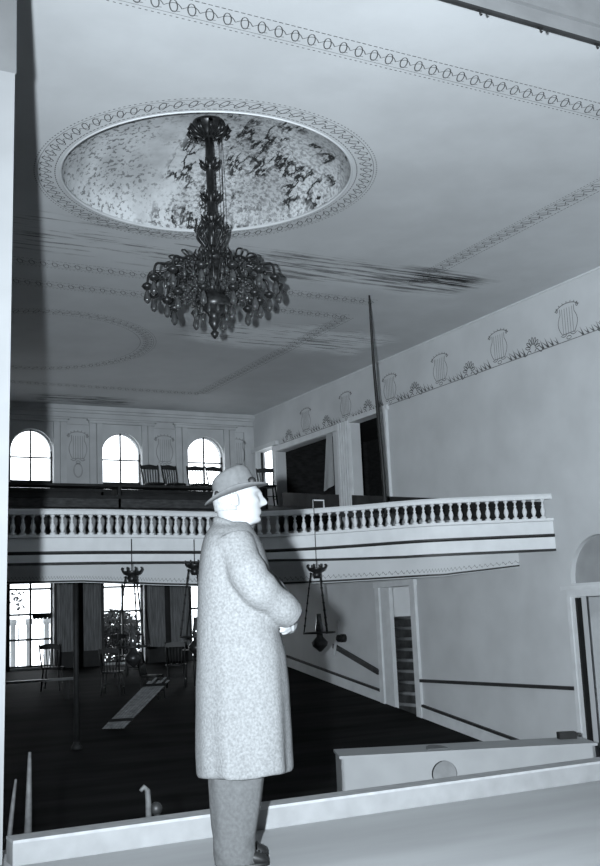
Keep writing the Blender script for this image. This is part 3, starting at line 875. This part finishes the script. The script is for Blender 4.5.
# ------------------------------------------------------------------ hanging lamps under the balcony edge
def hanging_lamp(x, y, zc, ztop, zlow, label):
    t = thing('hanging_lamp', label, 'hanging lamp', (x,y,zlow), 0, 'hanging lamps along the balcony')
    h = zc-zlow
    mb = MB(); mb.tube([(0,0,h+.06),(0,0,ztop-zlow)], .007, 6); mb.build('wire', M['black_iron'], t)
    mb = MB(); mb.lathe([(.05,h-.10),(.075,h-.05),(.06,h-.01),(.125,h+.02),(.15,h+.055),(.14,h+.07)], 14)
    for k in range(8):
        a = 2*PI*k/8; mb.tube([(.14*math.cos(a),.14*math.sin(a),h+.05),(.165*math.cos(a),.165*math.sin(a),h+.10),(.15*math.cos(a),.15*math.sin(a),h+.125)], .012, 5)
    mb.build('crown', M['bronze'], t)
    for k in range(3):
        a = 2*PI*k/3+.5
        pts = [((.10+.15*q/8)*math.cos(a), (.10+.15*q/8)*math.sin(a), h-.02-(h-.32)*q/8) for q in range(9)]
        mb = MB(); mb.tube(pts, .012, 6)
        for q in range(0,9): mb.ball(pts[q], .02, 6)
        mb.build('chain', M['black_iron'], t)
    ring = [(.25*math.cos(2*PI*k/24),.25*math.sin(2*PI*k/24),.30) for k in range(25)]
    mb = MB(); mb.tube(ring, .016, 6); mb.build('shade_ring', M['bronze'], t)
    mb = MB(); mb.lathe([(.02,0),(.05,.03),(.12,.09),(.135,.15),(.08,.21),(.05,.24),(.05,.28)], 16); mb.build('oil_font', M['bronze'], t)
    mb = MB(); mb.lathe([(.045,.28),(.065,.36),(.05,.45),(.035,.60)], 12); mb.build('chimney', M['crystal'], t)
    return t
hanging_lamp(5.42,15.55,.74,1.30,-.62,'hanging lamp on chains under the balcony, leftmost, before the middle lower window')
hanging_lamp(6.52,15.72,.84,1.30,-.52,'hanging lamp on chains under the balcony, right behind the man\'s back')
hanging_lamp(8.44,15.20,.72,1.90,-.55,'hanging lamp on chains under the balcony in front of the man\'s folded arms')
mb = MB(); mb.tube([(-.10,0,0),(-.10,0,.13),(.10,0,.13),(.10,0,0)], .014, 6)
tag(mb.build('wire_bracket', M['trim'], loc=(8.56,15.25,1.77)), 'small pale wire bracket standing on the balcony rail above the right hanging lamp', 'bracket')

# tall pole leaning against the ceiling
mb = MB(); pts = [(8.85,13.80,5.03),(9.0,14.02,4.1),(9.16,14.22,3.2),(9.28,14.36,2.5),(9.36,14.46,gal(14.46))]
mb.tube(spline(pts,5), [.016+.014*min(1,k/10) for k in range(21)], 8)
tag(mb.build('long_pole', M['black_iron']), 'tall thin dark pole rising from the gallery to the ceiling', 'pole')

# ------------------------------------------------------------------ chandelier
def chandelier():
    t = thing('chandelier', 'large dark branched chandelier hanging on a rod from the painted dome', 'chandelier', (CX+.03,CY,3.24))
    B = M['bronze']; top = 5.79-3.24
    mb = MB(); mb.lathe([(.03,top),(.19,top-.02),(.20,top-.06),(.12,top-.10),(.09,top-.16),(.05,top-.22)], 20)
    for k in range(10):
        a = 2*PI*k/10; c, s = math.cos(a), math.sin(a)
        mb.tube([(.08*c,.08*s,top-.20),(.16*c,.16*s,top-.16),(.235*c,.235*s,top-.09),(.25*c,.25*s,top-.14),(.21*c,.21*s,top-.20)], [.02,.025,.03,.025,.012], 6)
    mb.build('ceiling_canopy', B, t)
    mb = MB(); prof = [(.03,1.0)]
    for z, r in ((1.02,.05),(1.10,.055),(1.14,.075),(1.17,.05),(1.30,.05),(1.33,.085),(1.36,.09),(1.40,.05),(1.52,.05),(1.56,.05),(1.60,.085),(1.63,.07),(1.66,.045),(1.92,.048),(1.96,.055),(1.99,.09),(2.02,.06),(2.06,.05),(top-.2,.045)): prof.append((r,z))
    mb.lathe(prof, 14); mb.build('rod', B, t)
    # leaf collars on the rod
    for z in (1.33,1.60,2.0):
        mb = MB()
        for k in range(8):
            a = 2*PI*k/8; c, s = math.cos(a), math.sin(a)
            mb.tube([(.05*c,.05*s,z-.05),(.10*c,.10*s,z),(.13*c,.13*s,z+.05)], [.02,.022,.006], 6)
        mb.build('leaf_collar', B, t)
    mb = MB()
    for k in range(10):
        a = 2*PI*k/10; c, s = math.cos(a), math.sin(a)
        mb.tube(spline([(.05*c,.05*s,1.30),(.15*c,.15*s,1.20),(.17*c,.17*s,1.12),(.10*c,.10*s,1.02),(.05*c,.05*s,.96)],4), [.014]*17, 6)
        mb.tube([(.16*c,.16*s,1.16),(.20*c,.20*s,1.22),(.19*c,.19*s,1.26)], [.015,.015,.006], 5)
    mb.build('upper_cage', B, t)
    mb = MB(); mb.lathe([(.04,.96),(.08,.94),(.15,.90),(.19,.86),(.19,.82),(.14,.80),(.10,.74),(.16,.70),(.20,.62),(.17,.54),(.10,.48),(.13,.42),(.20,.34),(.17,.26),(.08,.20),(.05,.14),(.07,.10),(.045,.05),(.015,0)], 20)
    for k in range(16):
        a = 2*PI*k/16; c, s = math.cos(a), math.sin(a)
        mb.tube([(.18*c,.18*s,.84),(.22*c,.22*s,.90),(.20*c,.20*s,.95)], [.02,.018,.006], 6)
        mb.tube(spline([(.17*c,.17*s,.82),(.25*c,.25*s,.70),(.22*c,.22*s,.55),(.15*c,.15*s,.44)],4), .012, 5)
    mb.build('body', B, t)
    # two tiers of arms; each carries a cup, a sleeve and a hanging glass drop
    def tier(n, R, peak, zend, ph):
        proto = None
        for k in range(n):
            if proto is None:
                arm = MB()
                pts = spline([(.14,0,.50),(R*.32,0,.62),(R*.50,0,peak),(R*.75,0,peak-.07),(R*.95,0,zend+.16),(R,0,zend)],5)
                arm.tube(pts, [.020-.006*i/len(pts) for i in range(len(pts))], 7)
                arm.tube(spline([(R*.35,0,.62),(R*.45,.03,.72),(R*.36,.04,.80),(R*.28,.02,.73)],4), .011, 6)
                arm.tube(spline([(R*.62,0,peak-.03),(R*.72,-.03,peak+.03),(R*.62,-.04,peak+.06),(R*.54,-.02,peak+.01)],4), .011, 6)
                for f in (.45,.62,.8): arm.ball((R*f,0,peak-.16*abs(f-.5)*2), .026, 8)
                a0 = arm.build('arm', B, t)
                cup = MB(); cup.lathe([(.012,.05),(.045,.03),(.065,.0),(.05,-.02),(.03,-.04)], 12, (R,0,zend)); cup.build('cup', B, a0)
                dr = MB(); dr.lathe([(.012,-.04),(.022,-.065),(.036,-.11),(.042,-.15),(.034,-.18),(.012,-.205)], 10, (R,0,zend)); dr.build('glass_shade', M['crystal'], a0)
                for f, q in ((.50,.0),(.72,.05)):
                    pd = MB(); pd.tube([(R*f,0,peak-.03-q),(R*f,0,peak-.14-q)], .006, 5); pd.lathe([(.006,.04),(.022,0),(.026,-.03),(.004,-.06)], 8, (R*f,0,peak-.17-q)); pd.build('pendant', M['crystal'], a0)
                proto = a0; o = a0
            else: o = copy_tree(proto)
            o.rotation_euler.z = 2*PI*(k+ph)/n
    tier(14, .75, .78, .53, .2)
    tier(10, .53, .64, .36, .5)
    # crystals strung under the bowl
    mb = MB(); mb.tube([(.22*math.cos(2*PI*k/24),.22*math.sin(2*PI*k/24),.265) for k in range(25)], .007, 5)
    for k in range(14):
        a = 2*PI*k/14
        mb.lathe([(.005,.05),(.02,.0),(.024,-.03),(.004,-.07)], 7, (.22*math.cos(a),.22*math.sin(a),.22))
    mb.build('drop_fringe', M['crystal'], t); mb = MB()
    for k in range(22):
        a = 2*PI*k/22; c, s = math.cos(a), math.sin(a)
        mb.tube(spline([(.20*c,.20*s,.60),(.32*c,.32*s,.46),(.50*c,.50*s,.44)],4), .012, 5)
        mb.ball((.34*c,.34*s,.45), .028, 7); mb.ball((.44*c,.44*s,.44), .028, 7)
    mb.build('crystal_basket', M['crystal'], t)
    mb = MB(); mb.lathe([(.01,.02),(.05,-.02),(.035,-.06),(.008,-.09)], 12); mb.build('bottom_finial', B, t)
    # thin hoist cable beside the rod
    for dx in (.115,.15):
        mb = MB(); mb.tube([(dx,-.02,1.0),(dx,-.02,top-.1)], .004, 5); mb.build('hoist_cable', M['black_iron'], t)
chandelier()

# ------------------------------------------------------------------ low painted box in front of the stage
P0 = Vector((6.19,10.90,0)); P1 = Vector((8.75,9.74,0)); ex = (P1-P0).normalized(); ey = Vector((ex.y,-ex.x,0))   # ey towards the stage
t = thing('pit_box', 'long low pale painted box with a round hole standing below the stage', 'box', (P0.x,P0.y,-2.45), math.atan2(ex.y,ex.x))
Lb = (P1-P0).length; Db = .62; Hb = .95
K = 32; hx, hz, hr = 1.12, Hb-.235, .14
mb = MB()   # front panel with the hole (local -y is towards the stage)
def sqp(a):
    c, s = math.cos(a), math.sin(a); k = .20/max(abs(c),abs(s)); return (hx+c*k, hz+s*k)
for yy in (-Db, -Db+.035):
    for k in range(K):
        a, b = 2*PI*k/K, 2*PI*(k+1)/K
        q = [(hx+hr*math.cos(a),hz+hr*math.sin(a)),(hx+hr*math.cos(b),hz+hr*math.sin(b)),sqp(b),sqp(a)]
        mb.quad(*[(u,yy,v) for u, v in q])
    for u0,v0,u1,v1 in ((0,0,hx-.20,Hb-.02),(hx+.20,0,Lb,Hb-.02),(hx-.20,0,hx+.20,hz-.20),(hx-.20,hz+.20,hx+.20,Hb-.02)):
        mb.quad((u0,yy,v0),(u1,yy,v0),(u1,yy,v1),(u0,yy,v1))
for k in range(K):
    a, b = 2*PI*k/K, 2*PI*(k+1)/K
    mb.quad(*[(hx+hr*math.cos(q),yy,hz+hr*math.sin(q)) for q, yy in ((a,-Db),(b,-Db),(b,-Db+.035),(a,-Db+.035))])
mb.build('front_panel', M['panel'], t)
mb = MB()
mb.box(-.02,-Db-.03,Hb-.02,Lb+.02,0,Hb+.01)
mb.build('top_board', M['panel'], t)
mb = MB(); mb.box(0,-Db,0,.03,0,Hb-.02); mb.build('end_panel', M['panel'], t)
mb = MB(); mb.box(Lb-.03,-Db,0,Lb,0,Hb-.02); mb.build('end_panel', M['panel'], t)
mb = MB(); mb.box(0.03,-.03,0,Lb-.03,0,Hb-.02); mb.build('back_panel', M['panel_dark'], t)
mb = MB(); mb.box(Lb-.26,-.20,Hb+.011,Lb-.06,-.08,Hb+.085); mb.build('dark_notch_block', M['dark'], t)  # dark block added to stand for a dark notch in the top
mb = MB(); arc = [(hx-.03+.12*math.cos(PI*k/16), -.50+.36*math.sin(PI*k/16)) for k in range(17)]
mb.add([(u,v,Hb+.012) for u, v in arc] + [(u,v,Hb+.02) for u, v in arc], [tuple(range(17,34))] + [(k,k+1,k+18,k+17) for k in range(16)] + [(16,0,17,33)])
mb.build('half_round_plate', M['iron'], t)

# things at the stage edge on the left
mb = MB(); mb.tube([(1.431,5.75,-.63),(1.427,5.75,-.85),(1.421,5.75,ZS)], [.009,.016,.022], 8)
tag(mb.build('pale_stick', M['greywood']), 'upright pale stick behind the stage edge at the far left', 'stick')
mb = MB(); mb.tube([(1.362,5.76,-.76),(1.34,5.75,-.92),(1.32,5.75,ZS)], [.007,.012,.014], 8)
tag(mb.build('pale_stick', M['greywood']), 'thin slanting pale stick closest to the left doorframe edge', 'stick')
t = thing('footlight_bracket', 'small pale rounded post with a dark knob at the stage edge', 'bracket', (2.06,5.70,ZS))
mb = MB(); mb.tube([(0,0,0),(0,0,.18),(-.004,0,.235),(-.024,0,.255),(-.044,0,.235)], [.018,.016,.016,.014,.010], 10); mb.build('post', M['greywood'], t)
mb = MB(); mb.ball((.055,.03,.13), .035, 12); mb.tube([(.06,.03,0),(.06,.03,.12)], .018, 8); mb.build('knob', M['black_iron'], t)

# ------------------------------------------------------------------ the man on the stage
def person():
    base = (2.24,4.80,ZS); rot = math.atan2(-.423,.906)
    t = thing('person', 'man in a light tweed overcoat and felt hat standing in profile on the stage', 'person', base, rot)
    zo = 0
    # ---- body: head, neck, trunk, arms, hands and legs in one surface
    b = MB()
    rows = [(1.560,.030,-.100,.060),(1.585,.062,-.100,.060),(1.598,.094,-.102,.052),(1.612,.104,-.104,.058),(1.630,.103,-.108,.064),
            (1.648,.106,-.112,.068),(1.668,.104,-.117,.071),(1.700,.104,-.123,.074),(1.728,.101,-.127,.076),(1.752,.106,-.122,.073),
            (1.785,.088,-.112,.066),(1.815,.066,-.095,.054),(1.840,.035,-.07,.036),(1.852,.012,-.045,.022)]
    def g(x, s): return math.exp(-(x/s)**2)
    rings = []; n = 56; NZ = 72
    for i in range(NZ+1):
        z = 1.56 + (1.852-1.56)*i/NZ
        F, Bk, W = interp(rows, z); r = []
        for k in range(n):
            th = 2*PI*k/n; c, s = math.cos(th), math.sin(th)
            e = .86
            cc = math.copysign(abs(c)**e, c); ss = math.copysign(abs(s)**e, s)
            a = -.012 + (F+.012)*cc if c > 0 else -.012 + (-Bk-.012)*cc
            y = W*ss
            if c > 0:
                nz = 0
                if 1.672 < z < 1.765: nz = (.037*min(1,(1.765-z)/.062)**1.1) * min(1,(z-1.672)/.014)
                a += nz*g(y,.0125+.006*max(0,(1.71-z)/.04))
                a -= .013*g(abs(y)-.032,.016)*g(z-1.737,.013)      # eye sockets
                a += .007*g(abs(y)-.032,.010)*g(z-1.735,.009)      # lids
                a += .006*g(abs(y)-.028,.02)*g(z-1.757,.008)       # brows
                a += .006*g(abs(y)-.042,.018)*g(z-1.705,.016)      # cheeks
                a += .007*g(y,.022)*(g(z-1.655,.0055)+.9*g(z-1.642,.0055)) - .005*g(y,.026)*g(z-1.6485,.003)
                a -= .004*g(y,.02)*g(z-1.627,.007); a += .005*g(y,.02)*g(z-1.606,.012)
            r.append((a, y, z))
        rings.append(r)
    b.loft(rings)
    for s in (-1,1):     # ears
        b.ball((-.022,s*.079,1.705), (.022,.010,.034), 12); b.tube([(-.005,s*.082,1.68),(-.012,s*.088,1.735),(-.035,s*.09,1.74),(-.045,s*.088,1.71),(-.03,s*.084,1.675)], .006, 8)
    b.tube([(-.045,0,1.50),(-.035,0,1.57),(-.02,0,1.64)], [.075,.062,.060], 20)
    def ell(z, F, Bk, W, m=32): return [((F+Bk)/2+(F-Bk)/2*math.cos(2*PI*k/m), W*math.sin(2*PI*k/m), z) for k in range(m)]
    b.loft([ell(.86,.10,-.15,.15), ell(.98,.10,-.16,.165), ell(1.12,.10,-.13,.15), ell(1.30,.12,-.14,.165), ell(1.44,.09,-.14,.175), ell(1.52,.03,-.11,.10), ell(1.54,.0,-.09,.05)])
    for s in (-1,1):
        b.tube([(-.03,s*.085,.92),(-.03,s*.088,.70),(-.035,s*.09,.48),(-.06,s*.09,.28),(-.075,s*.09,.09)], [.085,.078,.057,.055,.040], 16)
        b.tube([(-.11,s*.09,.05),(-.05,s*.092,.045),(.0,s*.095,.035)], [.030,.032,.022], 12)
    arms = {-1: [(-.035,-.165,1.46),(.015,-.200,1.37),(.060,-.205,1.285),(.145,-.15,1.205),(.232,-.065,1.135)],
             1: [(-.03,.175,1.46),(.06,.20,1.36),(.125,.195,1.275),(.19,.12,1.20),(.232,.04,1.145)]}
    for s in (-1,1):
        b.tube(spline(arms[s],4), [.055-.024*k/16 for k in range(17)], 14)
    # hands: the right closes over the left
    def hand(w, d, nrm, mirror):
        w, d, nrm = Vector(w), Vector(d).normalized(), Vector(nrm).normalized()
        side = d.cross(nrm).normalized()*mirror
        b.tube([w, w+d*.03, w+d*.085], [.026,.036,.038], 12, flat=.5, ref=nrm)
        for k, L in enumerate((.070,.080,.074,.058)):
            o = w + d*.082 + side*(.027-.018*k)
            p1 = o + d*L*.45 - nrm*L*.12; p2 = p1 + d*L*.22 - nrm*L*.32; p3 = p2 - d*L*.06 - nrm*L*.30
            b.tube([o-d*.02, o, p1, p2, p3], [.0095,.0095,.009,.0085,.007], 8)
        o = w + d*.03 + side*.032
        b.tube([o-side*.012, o+side*.014+d*.02, o+side*.012+d*.045-nrm*.012, o+side*.002+d*.066-nrm*.022], [.013,.012,.010,.008], 8)
    hand((.232,-.065,1.125), (.20,.85,-.35), (.95,-.30,.05), 1)
    hand((.235,.04,1.135), (-.05,-.9,-.40), (.9,.1,.25), -1)
    body = b.build('body', M['skin'], t); remesh(body, .005, 2)
    # ---- hair below the hat
    h = MB(); rr = []
    for i in range(9):
        z = 1.655 + .11*i/8; F, Bk, W = interp(rows, z)
        ring = []
        for k in range(25):
            th = PI/2 + PI*k/24 + (0.0); c, s = math.cos(th), math.sin(th)
            ring.append(((-.012+(-Bk-.012+.008)*-abs(c)**.86*1.0), (W+.007)*math.copysign(abs(s)**.86,s), z))
        rr.append(ring)
    vs = [p for r in rr for p in r]; fs = [(i*25+k,i*25+k+1,(i+1)*25+k+1,(i+1)*25+k) for i in range(8) for k in range(24)]
    h.add(vs, fs, 0, True); hair = h.build('hair', M['hair'], t)
    md = hair.modifiers.new('thick','SOLIDIFY'); md.thickness = .008; md.offset = -1
    # ---- overcoat
    c = MB()
    T = [(.405,.205,-.243,.255),(.42,.208,-.246,.262),(.50,.206,-.248,.258),(.60,.208,-.246,.248),(.78,.208,-.240,.232),(.94,.200,-.232,.222),
         (1.06,.178,-.228,.215),(1.20,.160,-.222,.215),(1.30,.150,-.217,.222),(1.40,.132,-.207,.228),(1.47,.115,-.196,.222),(1.52,.094,-.184,.195),(1.56,.068,-.165,.150),(1.585,.055,-.148,.110),(1.60,.045,-.135,.085)]
    n = 72; rings = []
    for i in range(64):
        z = .405 + (1.60-.405)*i/63; F, Bk, W = interp(T, z); r = []
        low = max(0, min(1,(1.15-z)/.7))
        for k in range(n):
            th = 2*PI*k/n; cs, sn = math.cos(th), math.sin(th)
            f = 1 + low*(.030*math.sin(7*th+1.2+z*.8) + .018*math.sin(11*th+2.0+z*1.5))
            f += .010*noise.noise(Vector((cs*3, sn*3, z*5)))
            if th < .16 and z < 1.5: f += .02      # front overlap edge
            a0 = (F+Bk)/2; A = (F-Bk)/2
            r.append((a0 + A*math.copysign(abs(cs)**.85,cs)*f, W*math.copysign(abs(sn)**.85,sn)*f, z + .006*low*math.sin(5*th)))
        rings.append(r)
    c.loft(rings)
    for s in (-1,1):
        p = arms[s]
        pts = spline([(p[0][0],p[0][1]*.75,p[0][2]+.03)]+[Vector(q) for q in p[1:]],6)
        N_ = len(pts); rad = []
        for k in range(N_):
            u = k/(N_-1)
            rad.append(.100 - .022*u + .004*math.sin(u*24) + .006*math.exp(-((u-.5)/.14)**2))
        if s > 0: rad = [q*.86 for q in rad]
        c.tube(pts, rad, 20)
    ring = [(-.030+.090*math.cos(2*PI*k/28)-.0, .088*math.sin(2*PI*k/28), 1.580 - .040*math.cos(2*PI*k/28)) for k in range(29)]
    c.tube(ring, .017, 10, cap=False)
    coat = c.build('overcoat', M['coat'], t); remesh(coat, .009, 6)
    # buttons
    for z in (.70,.90,1.30):
        q = MB(); F, Bk, W = interp(T, z); q.ball((F-.03,-.085,z), (.014,.014,.014), 10); q.build('button', M['hatband'], coat)
    # ---- trousers and shoes
    p = MB()
    for s in (-1,1):
        rings = []
        for z, F, Bk, W in ((.012,.030,-.170,.078),(.05,.026,-.170,.080),(.11,.020,-.176,.080),(.16,.032,-.176,.080),(.26,.055,-.182,.082),(.38,.078,-.187,.088),(.60,.085,-.175,.095),(.90,.09,-.16,.10)):
            rings.append([((F+Bk)/2+(F-Bk)/2*math.copysign(abs(math.cos(2*PI*k/40))**.8,math.cos(2*PI*k/40))+.004*math.sin(z*60+k), s*.088+W*math.sin(2*PI*k/40), z+(.018*math.sin(2*PI*k/40*3+s) if .08<z<.2 else 0)) for k in range(40)])
        p.loft(rings)
    tr = p.build('trousers', M['trouser'], t); remesh(tr, .006, 2)
    for s in (-1,1):
        sh = MB(); rings = []
        for a, w, h in ((-.160,.018,.03),(-.150,.034,.060),(-.11,.038,.075),(-.06,.039,.085),(-.02,.041,.080),(.02,.044,.064),(.05,.042,.050),(.072,.032,.038),(.082,.015,.022)):
            rings.append([(a, s*.095+w*math.cos(2*PI*k/20), max(.0,h/2+h/2*math.sin(2*PI*k/20)*1.0)+.004) for k in range(20)])
        sh.loft(rings); so = sh.build('shoe', M['shoe'], t)
        sl = MB(); sl.loft([[(a, s*.095+(w+.004)*math.copysign(1,cc), zz) for cc, zz in ((-1,0),(1,0),(1,.014),(-1,.014))] for a, w in ((-.162,.03),(-.10,.038),(.0,.042),(.04,.043),(.072,.032),(.085,.014))]); sl.build('sole', M['shoe'], so)
        la = MB()
        for k in range(3): la.tube([(.010+.016*k,s*.095-.030,.058-.009*k),(.016+.016*k,s*.095,.074-.009*k),(.010+.016*k,s*.095+.030,.058-.009*k)], .0035, 6)
        la.build('lace', M['sock'], so)
    # ---- hat, pushed back so its brim rises towards the face
    ho = bpy.data.objects.new('hat', None); COL.objects.link(ho); ho.parent = t
    ho.location = (-.015,0,1.752); ho.rotation_euler = (0,-math.radians(17.5),0)
    br = MB(); n = 56; top = []; bot = []
    def rim(k, f):
        th = 2*PI*k/n; c_, s_ = math.cos(th), math.sin(th)
        A, W_ = .108+(.168-.108)*f, .084+(.138-.084)*f
        z = (.022*f*f*(abs(s_)**2) - .012*f*max(0,c_) - .006*f*max(0,-c_))
        return ((A*c_), W_*s_, z)
    rings = [[rim(k,f) for k in range(n)] for f in (0,.33,.66,1)]
    rings = rings + [[(x,y,z-.006) for x,y,z in r] for r in reversed(rings)]
    br.loft(rings, cap=False)
    br.add([p for p in rings[0]]+[p for p in rings[-1]], [(k,(k+1)%n,n+(k+1)%n,n+k) for k in range(n)], 0, True)
    br.build('brim', M['hat'], ho)
    cr = MB(); rings = []
    for z, f in ((-.004,1.0),(.03,.99),(.06,.955),(.085,.92),(.105,.86),(.118,.74),(.122,.55),(.116,.3),(.108,.05)):
        r = []
        for k in range(n):
            th = 2*PI*k/n; c_, s_ = math.cos(th), math.sin(th)
            pinch = 1 - .16*max(0,z/.12)*max(0,c_)**2*abs(s_)*1.5
            dent = -.020*max(0,(z-.09)/.03)*math.exp(-(s_*f/.35)**2)
            slope = .012*max(0,z/.12)*c_
            r.append((.110*f*c_*1.0, .086*f*s_*pinch, z+dent+slope))
        rings.append(r)
    cr.loft(rings); cr.build('crown', M['hat'], ho)
    bd = MB(); bd.loft([[(.1125*math.cos(2*PI*k/n)*q,.0885*math.sin(2*PI*k/n)*q,z) for k in range(n)] for z, q in ((.0,1.0),(.028,.995))], cap=False)
    bd.tube([(.02,-.090,.004),(.045,-.086,.014),(.02,-.090,.026)], .006, 6); bd.build('hat_band', M['hat'], ho)
    bow = MB(); bow.ball((.092,-.058,.020), (.022,.016,.022), 10); o = bow.build('hat_bow', M['hatband'], ho); o['label'] = 'dark ribbon knot'
    bow = MB(); bow.ball((-.092,-.056,.016), (.014,.014,.018), 10); o = bow.build('hat_bow', M['hatband'], ho); o['label'] = 'dark ribbon knot'
    return t
person()

# ------------------------------------------------------------------ camera (solved from the vanishing points)
cam = bpy.data.cameras.new('camera'); co = bpy.data.objects.new('camera', cam); COL.objects.link(co)
yaw, pitch, roll = 0.4969, 0.17222, -0.04339
fwd = Vector((math.sin(yaw)*math.cos(pitch), math.cos(yaw)*math.cos(pitch), math.sin(pitch)))
rt = Vector((math.cos(yaw), -math.sin(yaw), 0)); up = rt.cross(fwd)
r2 = rt*math.cos(roll) + up*math.sin(roll); u2 = -rt*math.sin(roll) + up*math.cos(roll)
co.matrix_world = Matrix(((r2.x,u2.x,-fwd.x,0),(r2.y,u2.y,-fwd.y,0),(r2.z,u2.z,-fwd.z,0),(0,0,0,1)))
cam.sensor_fit = 'VERTICAL'; cam.sensor_height = 36.0; cam.lens = 36.0*1061.3/866.0
cam.clip_start = .05; cam.clip_end = 200
SC.camera = co

# ------------------------------------------------------------------ light: the photographer's flash, the daylight and an added stage-side fill
fl_ = bpy.data.lights.new('flash', 'SPOT'); fl_.energy = 8200; fl_.shadow_soft_size = .035
fl_.spot_size = math.radians(104); fl_.spot_blend = 1.0; fl_.color = (.90,1.0,1.085)
fo = bpy.data.objects.new('flash', fl_); COL.objects.link(fo)
fo.location = r2*-.275 + u2*.08
aim = (fwd + r2*.22 + u2*.09).normalized()
fo.rotation_euler = aim.to_track_quat('-Z','Y').to_euler()

w = bpy.data.worlds.new('sky_and_fill'); SC.world = w; w.use_nodes = True
nt = w.node_tree; bg = nt.nodes['Background']
tc = nt.nodes.new('ShaderNodeTexCoord'); sp = nt.nodes.new('ShaderNodeSeparateXYZ'); nt.links.new(tc.outputs['Generated'], sp.inputs[0])
v = smooth(nt, sp.outputs[1], -.15, .15)
st = node_math(nt, 'ADD', node_math(nt, 'MULTIPLY', v, 4.2), .06)  # bright towards the windows, plus a dim fill added from the stage side
bg.inputs[0].default_value = (.93,1.0,1.06,1); nt.links.new(st, bg.inputs[1])

SC.view_settings.view_transform = 'Standard'; SC.view_settings.look = 'None'
SC.view_settings.gamma = 1; SC.view_settings.use_curve_mapping = False; SC.view_settings.exposure = 0
